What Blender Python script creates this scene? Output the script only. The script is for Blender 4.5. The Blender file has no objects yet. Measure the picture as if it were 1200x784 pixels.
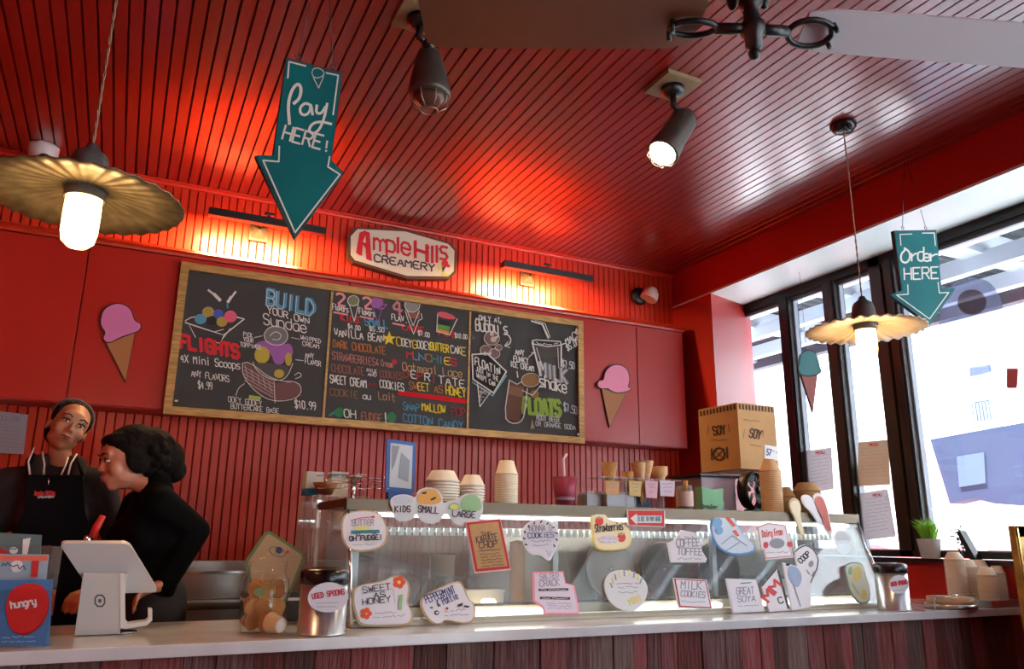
import bpy, bmesh, math, random
from mathutils import Vector, Matrix
random.seed(7)
C = bpy.context.scene.collection
SC = bpy.context.scene

# ------------------------------------------------------------------ camera
F = 917.5
YAW, PIT, ROL = math.radians(26.03), math.radians(14.72), math.radians(.58)
CAM = Vector((0, 0, 1.21))
fw = Vector((math.sin(YAW)*math.cos(PIT), math.cos(YAW)*math.cos(PIT), math.sin(PIT)))
r0 = Vector((math.cos(YAW), -math.sin(YAW), 0)); u0 = r0.cross(fw)
RT = r0*math.cos(ROL) + u0*math.sin(ROL); UP = -r0*math.sin(ROL) + u0*math.cos(ROL)
cd = bpy.data.cameras.new('camera'); cam = bpy.data.objects.new('camera', cd); C.objects.link(cam)
cd.sensor_width = 36; cd.sensor_fit = 'HORIZONTAL'; cd.lens = F*36/1200; cd.clip_start = .02
m3 = Matrix((RT, UP, -fw)).transposed()
cam.matrix_world = Matrix.Translation(CAM) @ m3.to_4x4()
SC.camera = cam
SC.view_settings.view_transform = 'Standard'; SC.view_settings.look = 'None'
SC.view_settings.exposure = -0.12; SC.view_settings.gamma = 1; SC.view_settings.use_curve_mapping = False

# ------------------------------------------------------------------ daylight
W = bpy.data.worlds.new('sky'); SC.world = W; W.use_nodes = True
bg = W.node_tree.nodes['Background']; bg.inputs[0].default_value = (.80, .90, 1, 1); bg.inputs[1].default_value = 3.4
sl = bpy.data.lights.new('sun', 'SUN'); sl.energy = 62; sl.angle = .02; sl.color = (1, .96, .9)
so = bpy.data.objects.new('sun', sl); C.objects.link(so)
so.rotation_euler = Vector((.27, -.10, -.95)).to_track_quat('-Z', 'Y').to_euler()
try:
    SC.cycles.max_bounces = 9; SC.cycles.transparent_max_bounces = 24; SC.cycles.diffuse_bounces = 4
    SC.cycles.caustics_reflective = False; SC.cycles.caustics_refractive = False
    SC.cycles.sample_clamp_indirect = 6; SC.cycles.use_denoising = True
except Exception: pass

# ------------------------------------------------------------------ helpers
def ray(x, y): return fw + RT*((x-600)/F) + UP*(-(y-392)/F)
def on(ax, val, x, y):
    d = ray(x, y); return CAM + d*((val-CAM[ax])/d[ax])
def pp(x, y, pl):
    d = ray(x, y); return CAM + d*((pl[0]-CAM).dot(pl[1])/d.dot(pl[1]))
def ypl(y): return (Vector((0, y, 0)), Vector((0, -1, 0)))
def xpl(x): return (Vector((x, 0, 0)), Vector((-1, 0, 0)))
def lin(c):
    return tuple((v/255/12.92 if v/255 <= .04045 else ((v/255+.055)/1.055)**2.4) for v in c)

MT = {}
def mat(name, col=0, rough=.5, metal=0, noise=0, scale=20, bump=0, emit=None, es=0, stretch=None, trans=0, coat=0, spec=None, col2=None):
    if name in MT: return MT[name]
    m = bpy.data.materials.new(name); m.use_nodes = True; nt = m.node_tree; b = nt.nodes['Principled BSDF']
    c = lin(col)+(1,); b.inputs['Base Color'].default_value = c
    b.inputs['Roughness'].default_value = rough; b.inputs['Metallic'].default_value = metal
    if coat: b.inputs['Coat Weight'].default_value = coat; b.inputs['Coat Roughness'].default_value = .2 if coat < 1 else .25; b.inputs['Coat IOR'].default_value = 1.5 if coat < 1 else 1.85
    if spec is not None: b.inputs['Specular IOR Level'].default_value = spec
    if trans: b.inputs['Transmission Weight'].default_value = trans
    if emit: b.inputs['Emission Color'].default_value = lin(emit)+(1,); b.inputs['Emission Strength'].default_value = es
    if noise or bump:
        tc = nt.nodes.new('ShaderNodeTexCoord'); mp = nt.nodes.new('ShaderNodeMapping'); n = nt.nodes.new('ShaderNodeTexNoise')
        nt.links.new(tc.outputs['Object'], mp.inputs[0]); nt.links.new(mp.outputs[0], n.inputs['Vector'])
        if stretch: mp.inputs['Scale'].default_value = stretch
        n.inputs['Scale'].default_value = scale; n.inputs['Detail'].default_value = 5
        if noise:
            mx = nt.nodes.new('ShaderNodeMix'); mx.data_type = 'RGBA'
            c2 = lin(col2)+(1,) if col2 else tuple(v*(1-noise) for v in c[:3])+(1,)
            mx.inputs['A'].default_value = c; mx.inputs['B'].default_value = c2
            rp = nt.nodes.new('ShaderNodeValToRGB'); rp.color_ramp.elements[0].position = .35; rp.color_ramp.elements[1].position = .65
            nt.links.new(n.outputs['Fac'], rp.inputs[0]); nt.links.new(rp.outputs[0], mx.inputs['Factor'])
            nt.links.new(mx.outputs['Result'], b.inputs['Base Color'])
        if bump:
            bm_ = nt.nodes.new('ShaderNodeBump'); bm_.inputs['Strength'].default_value = bump; bm_.inputs['Distance'].default_value = .01
            nt.links.new(n.outputs['Fac'], bm_.inputs['Height']); nt.links.new(bm_.outputs[0], b.inputs['Normal'])
    MT[name] = m; return m
def glassmat(name, tint=(255, 255, 255), ior=1.5, haze=0, hazecol=(255, 255, 255)):
    # thin sheet: see-through, with Fresnel reflection and optional milky haze
    m = bpy.data.materials.new(name); m.use_nodes = True; nt = m.node_tree
    nt.nodes.remove(nt.nodes['Principled BSDF']); out = nt.nodes['Material Output']
    t = nt.nodes.new('ShaderNodeBsdfTransparent'); t.inputs[0].default_value = lin(tint)+(1,)
    g = nt.nodes.new('ShaderNodeBsdfGlossy'); g.inputs['Roughness'].default_value = .02
    fr = nt.nodes.new('ShaderNodeFresnel'); ge = nt.nodes.new('ShaderNodeNewGeometry'); mm = nt.nodes.new('ShaderNodeMath'); mm.operation = 'MULTIPLY_ADD'
    mm.inputs[1].default_value = -(ior-1/ior); mm.inputs[2].default_value = ior; nt.links.new(ge.outputs['Backfacing'], mm.inputs[0]); nt.links.new(mm.outputs[0], fr.inputs[0])
    mx = nt.nodes.new('ShaderNodeMixShader'); nt.links.new(fr.outputs[0], mx.inputs[0])
    nt.links.new(t.outputs[0], mx.inputs[1]); nt.links.new(g.outputs[0], mx.inputs[2]); last = mx
    if haze:
        d = nt.nodes.new('ShaderNodeBsdfDiffuse'); d.inputs[0].default_value = lin(hazecol)+(1,)
        tl = nt.nodes.new('ShaderNodeBsdfTranslucent'); tl.inputs[0].default_value = lin(hazecol)+(1,)
        a = nt.nodes.new('ShaderNodeMixShader'); nt.links.new(d.outputs[0], a.inputs[1]); nt.links.new(tl.outputs[0], a.inputs[2])
        m2 = nt.nodes.new('ShaderNodeMixShader'); m2.inputs[0].default_value = haze
        nt.links.new(mx.outputs[0], m2.inputs[1]); nt.links.new(a.outputs[0], m2.inputs[2]); last = m2
    nt.links.new(last.outputs[0], out.inputs[0]); MT[name] = m; return m

RED = mat('beadboard red paint', (198, 50, 24), .36, spec=.5)
REDC = mat('ceiling red gloss paint', (138, 22, 12), .30, spec=1.0, coat=1.0)
REDM = mat('cabinet satin red', (182, 36, 22), .34, spec=.5)
REDF = mat('red wall paint', (168, 28, 20), .45)
REDD = mat('groove shadow red', (90, 10, 8), .7)
WHITE = mat('white paint', (232, 236, 232), .5)
GOLDW = mat('gilded wood', (204, 154, 84), .42, .2, noise=.4, scale=14, bump=.3, stretch=(1, 6, 6))
SLATE = mat('chalkboard', (58, 53, 47), .62, noise=.25, scale=4)
BLACK = mat('black metal', (18, 18, 20), .4)
BLACKW = mat('black window frame', (20, 18, 18), .45)
STEEL = mat('brushed steel', (196, 192, 184), .28, 1, bump=.05, scale=60, stretch=(.3, 1, 8))
CHROME = mat('chrome', (220, 220, 222), .12, 1)
DSTEEL = mat('dark steel', (70, 70, 74), .35, .9)
MARBLE = mat('white marble slab', (224, 228, 232), .14, noise=.12, scale=9, coat=.4)
TEAL = mat('teal paint', (6, 104, 106), .65, spec=.2, noise=.15, scale=6)
TEALE = mat('teal edge', (18, 70, 76), .6)
CHALK = mat('chalk white', (225, 222, 210), .9)
PAPER = mat('white paper', (232, 232, 235), .6)
CREAMP = mat('cup paper', (234, 222, 200), .65)
KRAFT = mat('kraft paper', (186, 146, 100), .75, noise=.12, scale=30)
PINK = mat('pink paint', (216, 120, 168), .5)
ORANGE = mat('cone tan paint', (176, 112, 62), .6)
OUTL = mat('dark outline paint', (40, 22, 20), .6)
INK = mat('dark ink', (58, 54, 64), .7)
INKB = mat('blue ink', (50, 74, 130), .7)
INKR = mat('red ink', (196, 34, 40), .6)
GLASS = glassmat('clear glass'); ACR = glassmat('clear acrylic', (238, 242, 244), haze=.10)
WINGL = glassmat('window glass', (240, 246, 252), haze=.015, hazecol=(225, 235, 255))
SKINM = mat('warm skin', (176, 118, 88), .5); SKIN2 = mat('fair skin', (196, 130, 104), .5)

def obj(name, me, m=None, parent=None, root=None):
    o = bpy.data.objects.new(name, me); C.objects.link(o)
    if m and not me.materials: me.materials.append(m)
    if parent: o.parent = parent
    return o
def woff(p):
    v = Vector((0, 0, 0))
    while p: v += p.location; p = p.parent
    return v
class MB:
    """collects shapes (world coordinates) and links them as one mesh object"""
    def __init__(s): s.b = bmesh.new(); s.m = 0
    def face(s, pts, mi=None):
        try:
            f = s.b.faces.new([s.b.verts.new(p) for p in pts]); f.material_index = s.m if mi is None else mi; return f
        except ValueError: return None
    def prism(s, pts, off):
        off = Vector(off); A = [s.b.verts.new(p) for p in pts]; B = [s.b.verts.new(Vector(p)+off) for p in pts]; n = len(A)
        s.b.faces.new(A).material_index = s.m; s.b.faces.new(B[::-1]).material_index = s.m
        for i in range(n): s.b.faces.new((A[i], B[i], B[(i+1) % n], A[(i+1) % n])).material_index = s.m
        return s
    def box(s, c, d, rot=None):
        x, y, z = d[0]/2, d[1]/2, d[2]/2
        P = [Vector((a, b, -z)) for a, b in ((-x, -y), (x, -y), (x, y), (-x, y))]
        R = rot or Matrix.Identity(3)
        return s.prism([R @ p + Vector(c) for p in P], R @ Vector((0, 0, 2*z)))
    def bb(s, x0, x1, y0, y1, z0, z1): return s.box(((x0+x1)/2, (y0+y1)/2, (z0+z1)/2), (abs(x1-x0), abs(y1-y0), abs(z1-z0)))
    def lathe(s, base, prof, n=24, axis=(0, 0, 1), wav=0, nw=0, cap=True):
        ax = Vector(axis).normalized(); a = ax.orthogonal().normalized()
        if abs(ax.z) > .99: a = Vector((1, 0, 0))
        b = ax.cross(a); base = Vector(base); rings = []
        for r, h in prof:
            ring = []
            for i in range(n):
                t = 2*math.pi*i/n; k = 1
                hh = h
                if nw and r > .04: hh = h + wav*math.cos(nw*t)*min(1, (r/.2))
                ring.append(s.b.verts.new(base + ax*hh + (a*math.cos(t) + b*math.sin(t))*max(r, 1e-5)*k))
            rings.append(ring)
        for j in range(len(rings)-1):
            for i in range(n):
                f = s.b.faces.new((rings[j][i], rings[j][(i+1) % n], rings[j+1][(i+1) % n], rings[j+1][i])); f.smooth = True; f.material_index = s.m
        if cap:
            for rg, fl in ((rings[0], 1), (rings[-1], 0)):
                try: f = s.b.faces.new(rg[::-1] if fl else rg); f.material_index = s.m
                except ValueError: pass
        return s
    def tube(s, pts, r, n=8, rs=None):
        pts = [Vector(p) for p in pts]; rings = []; pa = None
        for i, p in enumerate(pts):
            d = (pts[min(i+1, len(pts)-1)] - pts[max(i-1, 0)]).normalized()
            if pa is None: pa = d.orthogonal().normalized()
            pa = (pa - d*pa.dot(d)).normalized(); pb = d.cross(pa); rr = rs[i] if rs else r
            rings.append([s.b.verts.new(p + (pa*math.cos(2*math.pi*k/n) + pb*math.sin(2*math.pi*k/n))*rr) for k in range(n)])
        for j in range(len(rings)-1):
            for k in range(n):
                f = s.b.faces.new((rings[j][k], rings[j][(k+1) % n], rings[j+1][(k+1) % n], rings[j+1][k])); f.smooth = True; f.material_index = s.m
        s.b.faces.new(rings[0][::-1]).material_index = s.m; s.b.faces.new(rings[-1]).material_index = s.m
        return s
    def ell(s, c, r, rot=None, u=20, v=12):
        R = rot or Matrix.Identity(3); c = Vector(c); V = []
        for j in range(v+1):
            ph = math.pi*j/v
            V.append([s.b.verts.new(c + R @ Vector((r[0]*math.sin(ph)*math.cos(2*math.pi*i/u), r[1]*math.sin(ph)*math.sin(2*math.pi*i/u), r[2]*math.cos(ph)))) for i in range(u)] if 0 < j < v else [s.b.verts.new(c + R @ Vector((0, 0, r[2]*math.cos(ph))))])
        for j in range(v):
            for i in range(u):
                a, b = V[j], V[j+1]; k = (i+1) % u
                q = ([a[0], b[i], b[k]] if len(a) == 1 else [a[i], b[0], a[k]] if len(b) == 1 else [a[i], b[i], b[k], a[k]])
                f = s.b.faces.new(q); f.smooth = True; f.material_index = s.m
        return s
    def build(s, name, m, parent=None, bevel=0, local=False):
        bmesh.ops.recalc_face_normals(s.b, faces=s.b.faces)
        if bevel:
            bmesh.ops.bevel(s.b, geom=list(s.b.edges), offset=bevel, segments=2, profile=.7, affect='EDGES')
        me = bpy.data.meshes.new(name); o_ = None
        if parent is not None:
            if not local:
                off = woff(parent)
                for v in s.b.verts: v.co -= off
            loc = Vector((0, 0, 0))
        elif local: loc = Vector((0, 0, 0))
        else:
            vs = [v.co for v in s.b.verts]
            loc = Vector(((min(v.x for v in vs)+max(v.x for v in vs))/2, (min(v.y for v in vs)+max(v.y for v in vs))/2, min(v.z for v in vs)))
            for v in s.b.verts: v.co -= loc
        s.b.to_mesh(me); s.b.free()
        ms = m if isinstance(m, (list, tuple)) else [m]
        for q in ms: me.materials.append(q)
        o = obj(name, me, None, parent); o.location = loc; return o
def tag(o, label=None, cat=None, group=None, kind=None):
    if label: o['label'] = label
    if cat: o['category'] = cat
    if group: o['group'] = group
    if kind: o['kind'] = kind
    return o
def thing(name, label, cat, loc=(0, 0, 0), group=None, rz=0):
    o = bpy.data.objects.new(name, None); C.objects.link(o); o.location = loc; o.rotation_euler[2] = rz
    o.empty_display_size = .05
    return tag(o, label, cat, group)
def struct(o): o['kind'] = 'structure'; return o
def part(o, label): o['label'] = label; return o
def dup(root, loc, label=None, rz=None):
    r = root.copy(); C.objects.link(r); r.location = loc
    if rz is not None: r.rotation_euler[2] = rz
    if label: r['label'] = label
    for ch in list(root.children):
        c = ch.copy(); C.objects.link(c); c.parent = r
        for g in list(ch.children): d = g.copy(); C.objects.link(d); d.parent = c
    return r

# stroke font: "xy" digits, baseline y=2, cap height y=8, x-height y=6
FN = dict(A="022842|1434", B="020838474635|0535444332 02", C="4738180703123243", D="020828464422 02", E="48080242|0535", F="480802|0535",
G="473818070312324345 25", H="0802|4842|0545", I="2822", J="4843321203", K="0802|480542", L="080242", M="0208254842", N="02084248",
O="180703123243473818", P="020838474635 05", Q="18070312324347 3818|2442", R="020838474635 05|2542", S="47381807061535444332 1203", T="0848|2822",
U="080312324348", V="082248", W="0812263248", X="0842|4802", Y="082548|2522", Z="08480242")
FN.update({'0': "180703123243473818", '1': "172822", '2': "071838474602 42", '3': "084825354443321203", '4': "32380444", '5': "48080535444332 02", '6': "381806031232434435 05",
'7': "084822", '8': "150607183847463515040312324344 35", '9': "4515060718384744 22", '!': "2824|2322", '.': "2232", '$': "473818070615354443321203|2921", "'": "2827", '-': "1535", '&': "4213173837060312 44", ':': "2322|2625",
'a': "4616050312324 4|4642", 'b': "0802324345360 6", 'c': "453616050312324 3", 'd': "484212030516 46", 'e': "044445361605031232 43", 'f': "4838272 2|1636", 'g': "46160503124 2|46413010",
'h': "0802|05163645 42", 'i': "2622|2827", 'k': "0802|460442", 'l': "28231232"[:4]+"32", 'm': "0602|05162522|25364542", 'n': "0602|05163645 42", 'o': "160503123243453616", 'p': "0600|063645433202",
'r': "0602|04153646", 's': "461605143443320 2", 't': "1813223 2|0636", 'u': "060312324 3|4642", 'v': "062246", 'w': "0612253246", 'x': "0642|4602", 'y': "060312 42|46413010", 'z': "06460242"})
for k_ in FN: FN[k_] = [[(int(t[i]), int(t[i+1])-2) for i in range(0, len(t)-1, 2)] for t in FN[k_].replace(' ', '').split('|')]

def smooth(pts, n=1):
    for _ in range(n):
        if len(pts) < 3: return pts
        q = [pts[0]]
        for a, b in zip(pts, pts[1:]): q += [(a[0]*.75+b[0]*.25, a[1]*.75+b[1]*.25), (a[0]*.25+b[0]*.75, a[1]*.25+b[1]*.75)]
        q.append(pts[-1]); pts = q
    return pts
def ellpts(cx, cy, rx, ry, rot=0, n=18):
    c, s_ = math.cos(math.radians(rot)), math.sin(math.radians(rot))
    return [(cx+rx*math.cos(t)*c-ry*math.sin(t)*s_, cy+rx*math.cos(t)*s_+ry*math.sin(t)*c) for t in (2*math.pi*i/n for i in range(n))]
class Inkl:
    """flat writing and drawing laid on a plane; shapes are given on the sign's face"""
    def __init__(s, pl, lift=.002): s.pl = pl; s.lift = lift; s.mb = MB(); s.k = 0
    def P(s, p): return pp(p[0], p[1], s.pl) + s.pl[1]*(s.lift + s.k*.00004)
    def line(s, pts, w=1., close=False, sm=0):
        if close: pts = list(pts)+[pts[0]]
        pts = smooth(list(pts), sm); s.k += 1
        k0 = s.k
        for j, (a, b) in enumerate(zip(pts, pts[1:])):
            dx, dy = b[0]-a[0], b[1]-a[1]; L = math.hypot(dx, dy); s.k = k0 + (j % 4)*.9
            if L < 1e-4: continue
            dx, dy = dx/L*w/2, dy/L*w/2; e = .5
            q = [(a[0]-dx*e+dy, a[1]-dy*e-dx), (a[0]-dx*e-dy, a[1]-dy*e+dx), (b[0]+dx*e-dy, b[1]+dy*e+dx), (b[0]+dx*e+dy, b[1]+dy*e-dx)]
            s.mb.face([s.P(p) for p in q])
        s.k = k0
        return s
    def fill(s, pts): s.k += 3; s.mb.face([s.P(p) for p in pts]); return s
    def ell(s, cx, cy, rx, ry, rot=0): return s.fill(ellpts(cx, cy, rx, ry, rot))
    def text(s, t, a, b, h, w=None, sm=1, up=None, jit=.0):
        n = len(t); ux, uy = (b[0]-a[0])/max(n, 1), (b[1]-a[1])/max(n, 1)
        if up is None:
            L = math.hypot(ux, uy) or 1; up = (uy/L, -ux/L)
        if w is None: w = max(.7, h*.13)
        cwf = .78 if n > 1 else 1
        for i, ch in enumerate(t):
            if ch == ' ': continue
            g = FN.get(ch) or FN.get(ch.upper())
            if not g: continue
            j = random.uniform(-jit, jit)*h
            for st in g:
                pts = [(a[0]+ux*(i+.1+x/4*cwf)+up[0]*(h*y/6+j), a[1]+uy*(i+.1+x/4*cwf)+up[1]*(h*y/6+j)) for x, y in st]
                s.line(pts, w, sm=sm)
        return s
    def scribble(s, a, b, h, w=.7):
        n = max(4, int(math.hypot(b[0]-a[0], b[1]-a[1])/2.2)); pts = []
        for i in range(n+1):
            t = i/n; pts.append((a[0]+(b[0]-a[0])*t, a[1]+(b[1]-a[1])*t - random.uniform(0, h)))
            if random.random() < .16 and len(pts) > 2: s.line(pts, w); pts = []
        if len(pts) > 1: s.line(pts, w)
        return s
    def build(s, name, m, parent): return s.mb.build(name, m, parent)
def centroid(p): return (sum(q[0] for q in p)/len(p), sum(q[1] for q in p)/len(p))
def inset(p, k):
    c = centroid(p); return [(c[0]+(q[0]-c[0])*k, c[1]+(q[1]-c[1])*k) for q in p]
def grow(p, d):
    c = centroid(p); out = []
    for q in p:
        L = math.hypot(q[0]-c[0], q[1]-c[1]) or 1; out.append((q[0]+(q[0]-c[0])/L*d, q[1]+(q[1]-c[1])/L*d))
    return out
def closed_smooth(p, n=2):
    for _ in range(n):
        q = []
        for i in range(len(p)):
            a, b = p[i], p[(i+1) % len(p)]; q += [(a[0]*.75+b[0]*.25, a[1]*.75+b[1]*.25), (a[0]*.25+b[0]*.75, a[1]*.25+b[1]*.75)]
        p = q
    return p
def board(name, mt, parent, poly, pl, th=.006, lift=0.):
    n = pl[1]; return MB().prism([pp(x, y, pl)+n*lift for x, y in poly], -n*th).build(name, mt, parent)
def shift(pl, d): return (pl[0]+pl[1]*d, pl[1])
def colmat(c, r=.75): return mat('paint %d %d %d' % c, c, r)

# ------------------------------------------------------------------ room shell
XL, XB, XW, YB, YF, H = -.95, 3.37, 4.05, 4.3, -3.2, 3.06
ZWT = 2.945                                    # head of the window
ZS = 2.815                                     # underside of the beam over the window
fl = struct(MB().bb(XL-.1, XW+.1, YF, YB, -.08, 0).build('floor', mat('dark tile', (120, 104, 92), .4, noise=.3, scale=3)))
cl = struct(MB().bb(XL-.1, XB+.02, YF, YB+.1, H+.012, H+.1).build('ceiling', REDD))
def strip_mesh(name, w, L, axis):
    b = MB(); c = .0045; d = .006
    prof = [(-w/2+.0012, 0), (-w/2+.0012, d*.4), (-w/2+c, d+.006), (w/2-c, d+.006), (w/2-.0012, d*.4), (w/2-.0012, 0)]
    if axis == 'ceil': pts = [Vector((x, 0, -h)) for x, h in prof]; b.prism(pts, (0, L, 0))
    else: pts = [Vector((x, -h, 0)) for x, h in prof]; b.prism(pts, (0, 0, L))
    return b
w = .0515; n = int((XB-XL)/w)+1
first = strip_mesh('c', w, YB-YF, 'ceil').build('ceiling_board', REDC, cl, local=True)
lc = woff(cl)
first.location = Vector((XB-w/2, YF, H+.012)) - lc
for i in range(1, n):
    o = first.copy(); C.objects.link(o); o.location.x = first.location.x - i*w
wb = struct(MB().bb(XL, 3.45, YB+.012, YB+.12, 0, H+.1).build('wall_back', REDD))
w = .0415; n = int((3.42-XL)/w)+1
first = strip_mesh('w', w, H-.8, 'wall').build('wall_board', RED, wb, local=True)
first.location = Vector((3.42-w/2, YB+.012, .8)) - woff(wb)
for i in range(1, n):
    o = first.copy(); C.objects.link(o); o.location.x = first.location.x - i*w
struct(MB().bb(XL-.12, XL, YF, YB+.1, 0, H+.1).build('wall_left', REDF))
wf = MB()  # opening behind the camera is added, sized to let skylight onto the counter front
for a in ((XL-.12, 1.7, 0, H+.1), (3.9, XW+.1, 0, H+.1), (1.7, 3.9, 0, .2), (1.7, 3.9, 2.6, H+.1)): wf.bb(a[0], a[1], YF-.12, YF, a[2], a[3])
struct(wf.build('wall_front', REDF))
# the beam over the window, with its white underside
q = MB(); q.prism([Vector((XB, YF, ZS+.015)), Vector((XW+.12, YF, ZWT+.017)), Vector((XW+.12, YF, H+.1)), Vector((XB, YF, H+.1))], (0, 4.42-YF, 0)); struct(q.build('trim_1', REDF))
q = MB(); q.prism([Vector((XB+.002, YF, ZS)), Vector((XW+.05, YF, ZWT)), Vector((XW+.05, YF, ZWT+.014)), Vector((XB+.002, YF, ZS+.014))], (0, 4.40-YF, 0)); struct(q.build('trim_2', WHITE))
# splayed column in the corner
cb = MB(); q_ = [(XB+.001, 4.41, ZS), (XB+.001, 3.89, ZS), (XW+.1, 4.36, ZWT+.01), (XW+.1, 4.41, ZWT+.01)]
va = [cb.b.verts.new((x, y, 0)) for x, y, z in q_]; vb = [cb.b.verts.new(p) for p in q_]
cb.b.faces.new(va); cb.b.faces.new(vb[::-1])
for i in range(4): cb.b.faces.new((va[i], vb[i], vb[(i+1) % 4], va[(i+1) % 4]))
struct(cb.build('trim_3', REDF))
# crown strip where back wall meets ceiling, ledge above the cabinets
tb = MB(); tb.prism([Vector((XL, y, z)) for y, z in ((YB, H), (YB-.03, H), (YB-.03, H-.008), (YB-.016, H-.012), (YB-.012, H-.022), (YB, H-.022))], (XB-XL, 0, 0)); struct(tb.build('trim_4', RED))
YC = 4.10                                       # cabinet face
ZC0, ZC1 = 1.80, 2.585
tb = MB(); tb.prism([Vector((XL, y, z)) for y, z in ((YB, ZC1+.07), (YB-.05, ZC1+.07), (YB-.07, ZC1+.062), (YB-.12, ZC1+.05), (YC-.005, ZC1+.04), (YC-.02, ZC1+.022), (YC-.008, ZC1+.012), (YC-.004, ZC1), (YB, ZC1))], (3.30-XL, 0, 0)); struct(tb.build('trim_5', RED))

# wall under the window
wr = struct(MB().bb(XW, XW+.14, YF, 4.42, 0, 1.115).build('wall_right', REDF))
struct(MB().bb(XW-.03, XW+.16, YF, 4.30, 1.115, 1.135).build('trim_6', BLACKW))

# ------------------------------------------------------------------ windows
def wy(x, y=440): return on(0, XW, x, y).y
J0, J1, M1, M2, M3, M4, M5, M6 = [wy(v) for v in (864, 885, 923.3, 936, 977.7, 992.5, 1041, 1067)]
ZT, ZB = ZWT, 1.14
def window(i, ya, yb, mull, name='window_%d'):
    # ya > yb ; frame members as parts, panes between
    r = struct(thing('window_%d' % i, None, None, (XW, (ya+yb)/2, ZB)))
    fr = MB(); fr.bb(XW-.035, XW+.05, yb, ya, ZT-.075, ZT); fr.bb(XW-.035, XW+.05, yb, ya, ZB, ZB+.035)
    fr.bb(XW-.02, XW+.03, yb, ya, ZT-.095, ZT-.075)
    fr.bb(XW-.035, XW+.05, yb, yb+.03, ZB, ZT)
    fr.bb(XW-.035, XW+.05, ya-.05, ya, ZB, ZT)
    fr.build('window_frame', BLACKW, r)
    edges = [ya-.05]+[v for m_ in mull for v in m_]+[yb+.03]
    for a, b in mull:
        q = MB(); q.bb(XW-.04, XW+.05, b, a, ZB, ZT-.07); q.bb(XW-.05, XW-.04, b+.015, a-.015, ZB, ZT-.07); q.build('mullion', BLACKW, r)
    for k in range(0, len(edges), 2):
        MB().bb(XW+.008, XW+.014, edges[k+1], edges[k], ZB+.03, ZT-.09).build('pane', WINGL, r)
        q = MB(); y0, y1 = edges[k+1], edges[k]
        for a, b in ((y1-.012, y1), (y0, y0+.008)): q.bb(XW-.004, XW+.03, a, b, ZB+.03, ZT-.09)
        q.bb(XW-.004, XW+.03, y0, y1, ZT-.105, ZT-.09); q.bb(XW-.004, XW+.03, y0, y1, ZB+.03, ZB+.042)
        q.build('glazing_bead', mat('grey bead', (150, 156, 166), .5), r)
    return r
window(1, J0, M5+.0, [(M1, M2), (M3, M4)])
window(2, M5, -2.9, [((M5+M6)/2+.0, M6)])
# black posts between window groups
struct(MB().bb(XW-.03, XW+.1, YF, -2.9, 1.135, ZWT).build('trim_7', BLACKW))

# ------------------------------------------------------------------ street outside
struct(MB().bb(XW+.14, 60, -30, 60, -.3, -.15).build('ground', mat('pale paving', (205, 205, 208), .8, noise=.2, scale=2)))
SHX, SHZ = 6.25, 3.2
sh = thing('sidewalk_shed', 'dark scaffold roof with white beams over the pavement outside the window', 'scaffold', (5.2, 3, 0))
dk = MB(); yy = -2.
DECK = mat('corrugated deck', (34, 35, 44), .6, .1)
pts = []
for k in range(0, 110):
    y = -3+k*.11; pts += [(y, 0), (y+.03, .03), (y+.055, .03), (y+.085, 0)]
dk.prism([Vector((XW+.2, y, SHZ+.1+h)) for y, h in pts]+[Vector((XW+.2, 9.1, SHZ+.2)), Vector((XW+.2, -3, SHZ+.2))], (SHX-XW-.2, 0, 0)); dk.build('corrugated_deck', DECK, sh)
BEAM = mat('white beam', (214, 222, 230), .5)
for y in (.9, 2.0, 3.1, 4.2, 5.3, 6.4, 7.5): MB().bb(XW+.2, SHX, y, y+.16, SHZ-.06, SHZ+.1).build('cross_beam', BEAM, sh)
MB().bb(SHX-.1, SHX+.0, -3, 9, SHZ-.13, SHZ+.3).build('edge_beam', mat('grey beam', (44, 46, 58), .6), sh)
for x in (4.55, 5.1, 5.65): MB().bb(x, x+.08, -3, 9, SHZ-.16, SHZ-.04).build('long_beam', BEAM, sh)
for y in (8.3,):
    MB().bb(SHX-.1, SHX, y, y+.1, -.15, SHZ).build('post', BEAM, sh)
OX = 11.
bd = thing('white_building', 'sunlit white building across the street with grey upper windows and dark shop front', 'building', (OX, 8, -.15))
MB().bb(OX, OX+3, -14, 26, -.15, 14).build('wall', mat('white masonry', (240, 240, 238), .8), bd)
MB().bb(OX-.25, OX, -14, 26, 2.62, 2.78).build('ledge', mat('pale blue ledge', (200, 214, 226), .7), bd)
for (px0, px1, py0, py1) in ((1138, 1170, 432, 492), (1236, 1268, 420, 480), (1060, 1078, 450, 500)):
    a = on(0, OX, px0, py0); b = on(0, OX, px1, py1)
    f = MB().bb(OX-.05, OX+.02, b.y, a.y, b.z, a.z).build('window', mat('window recess blue', (150, 165, 190), .5), bd)
    g = MB(); nn = 6
    for k in range(nn+1): yk = b.y+(a.y-b.y)*k/nn; g.bb(OX-.12, OX-.1, yk-.015, yk+.015, b.z, b.z+(a.z-b.z)*.35)
    g.bb(OX-.12, OX-.1, b.y, a.y, b.z+(a.z-b.z)*.33, b.z+(a.z-b.z)*.35); g.build('railing', mat('railing', (120, 126, 140), .5), f)
aw = thing('shop_awning', 'slate blue awning hanging over the shop front across the street', 'awning', (OX-.6, 6.1, 1.4))
pa = [on(0, OX-.7, x, y) for x, y in ((1090, 515), (1260, 484), (1260, 598), (1165, 590), (1140, 584), (1113, 590), (1104, 560))]
MB().prism(pa, (.3, 0, 0)).build('canvas', mat('slate blue canvas', (34, 44, 74), .8, noise=.15, scale=2), aw)
pa = [on(0, OX-.72, x, y) for x, y in ((1121, 535), (1153, 530), (1155, 566), (1124, 571))]
MB().prism(pa, (.02, 0, 0)).build('shop_sign', mat('pale blue board', (66, 80, 112), .7), aw)
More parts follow.
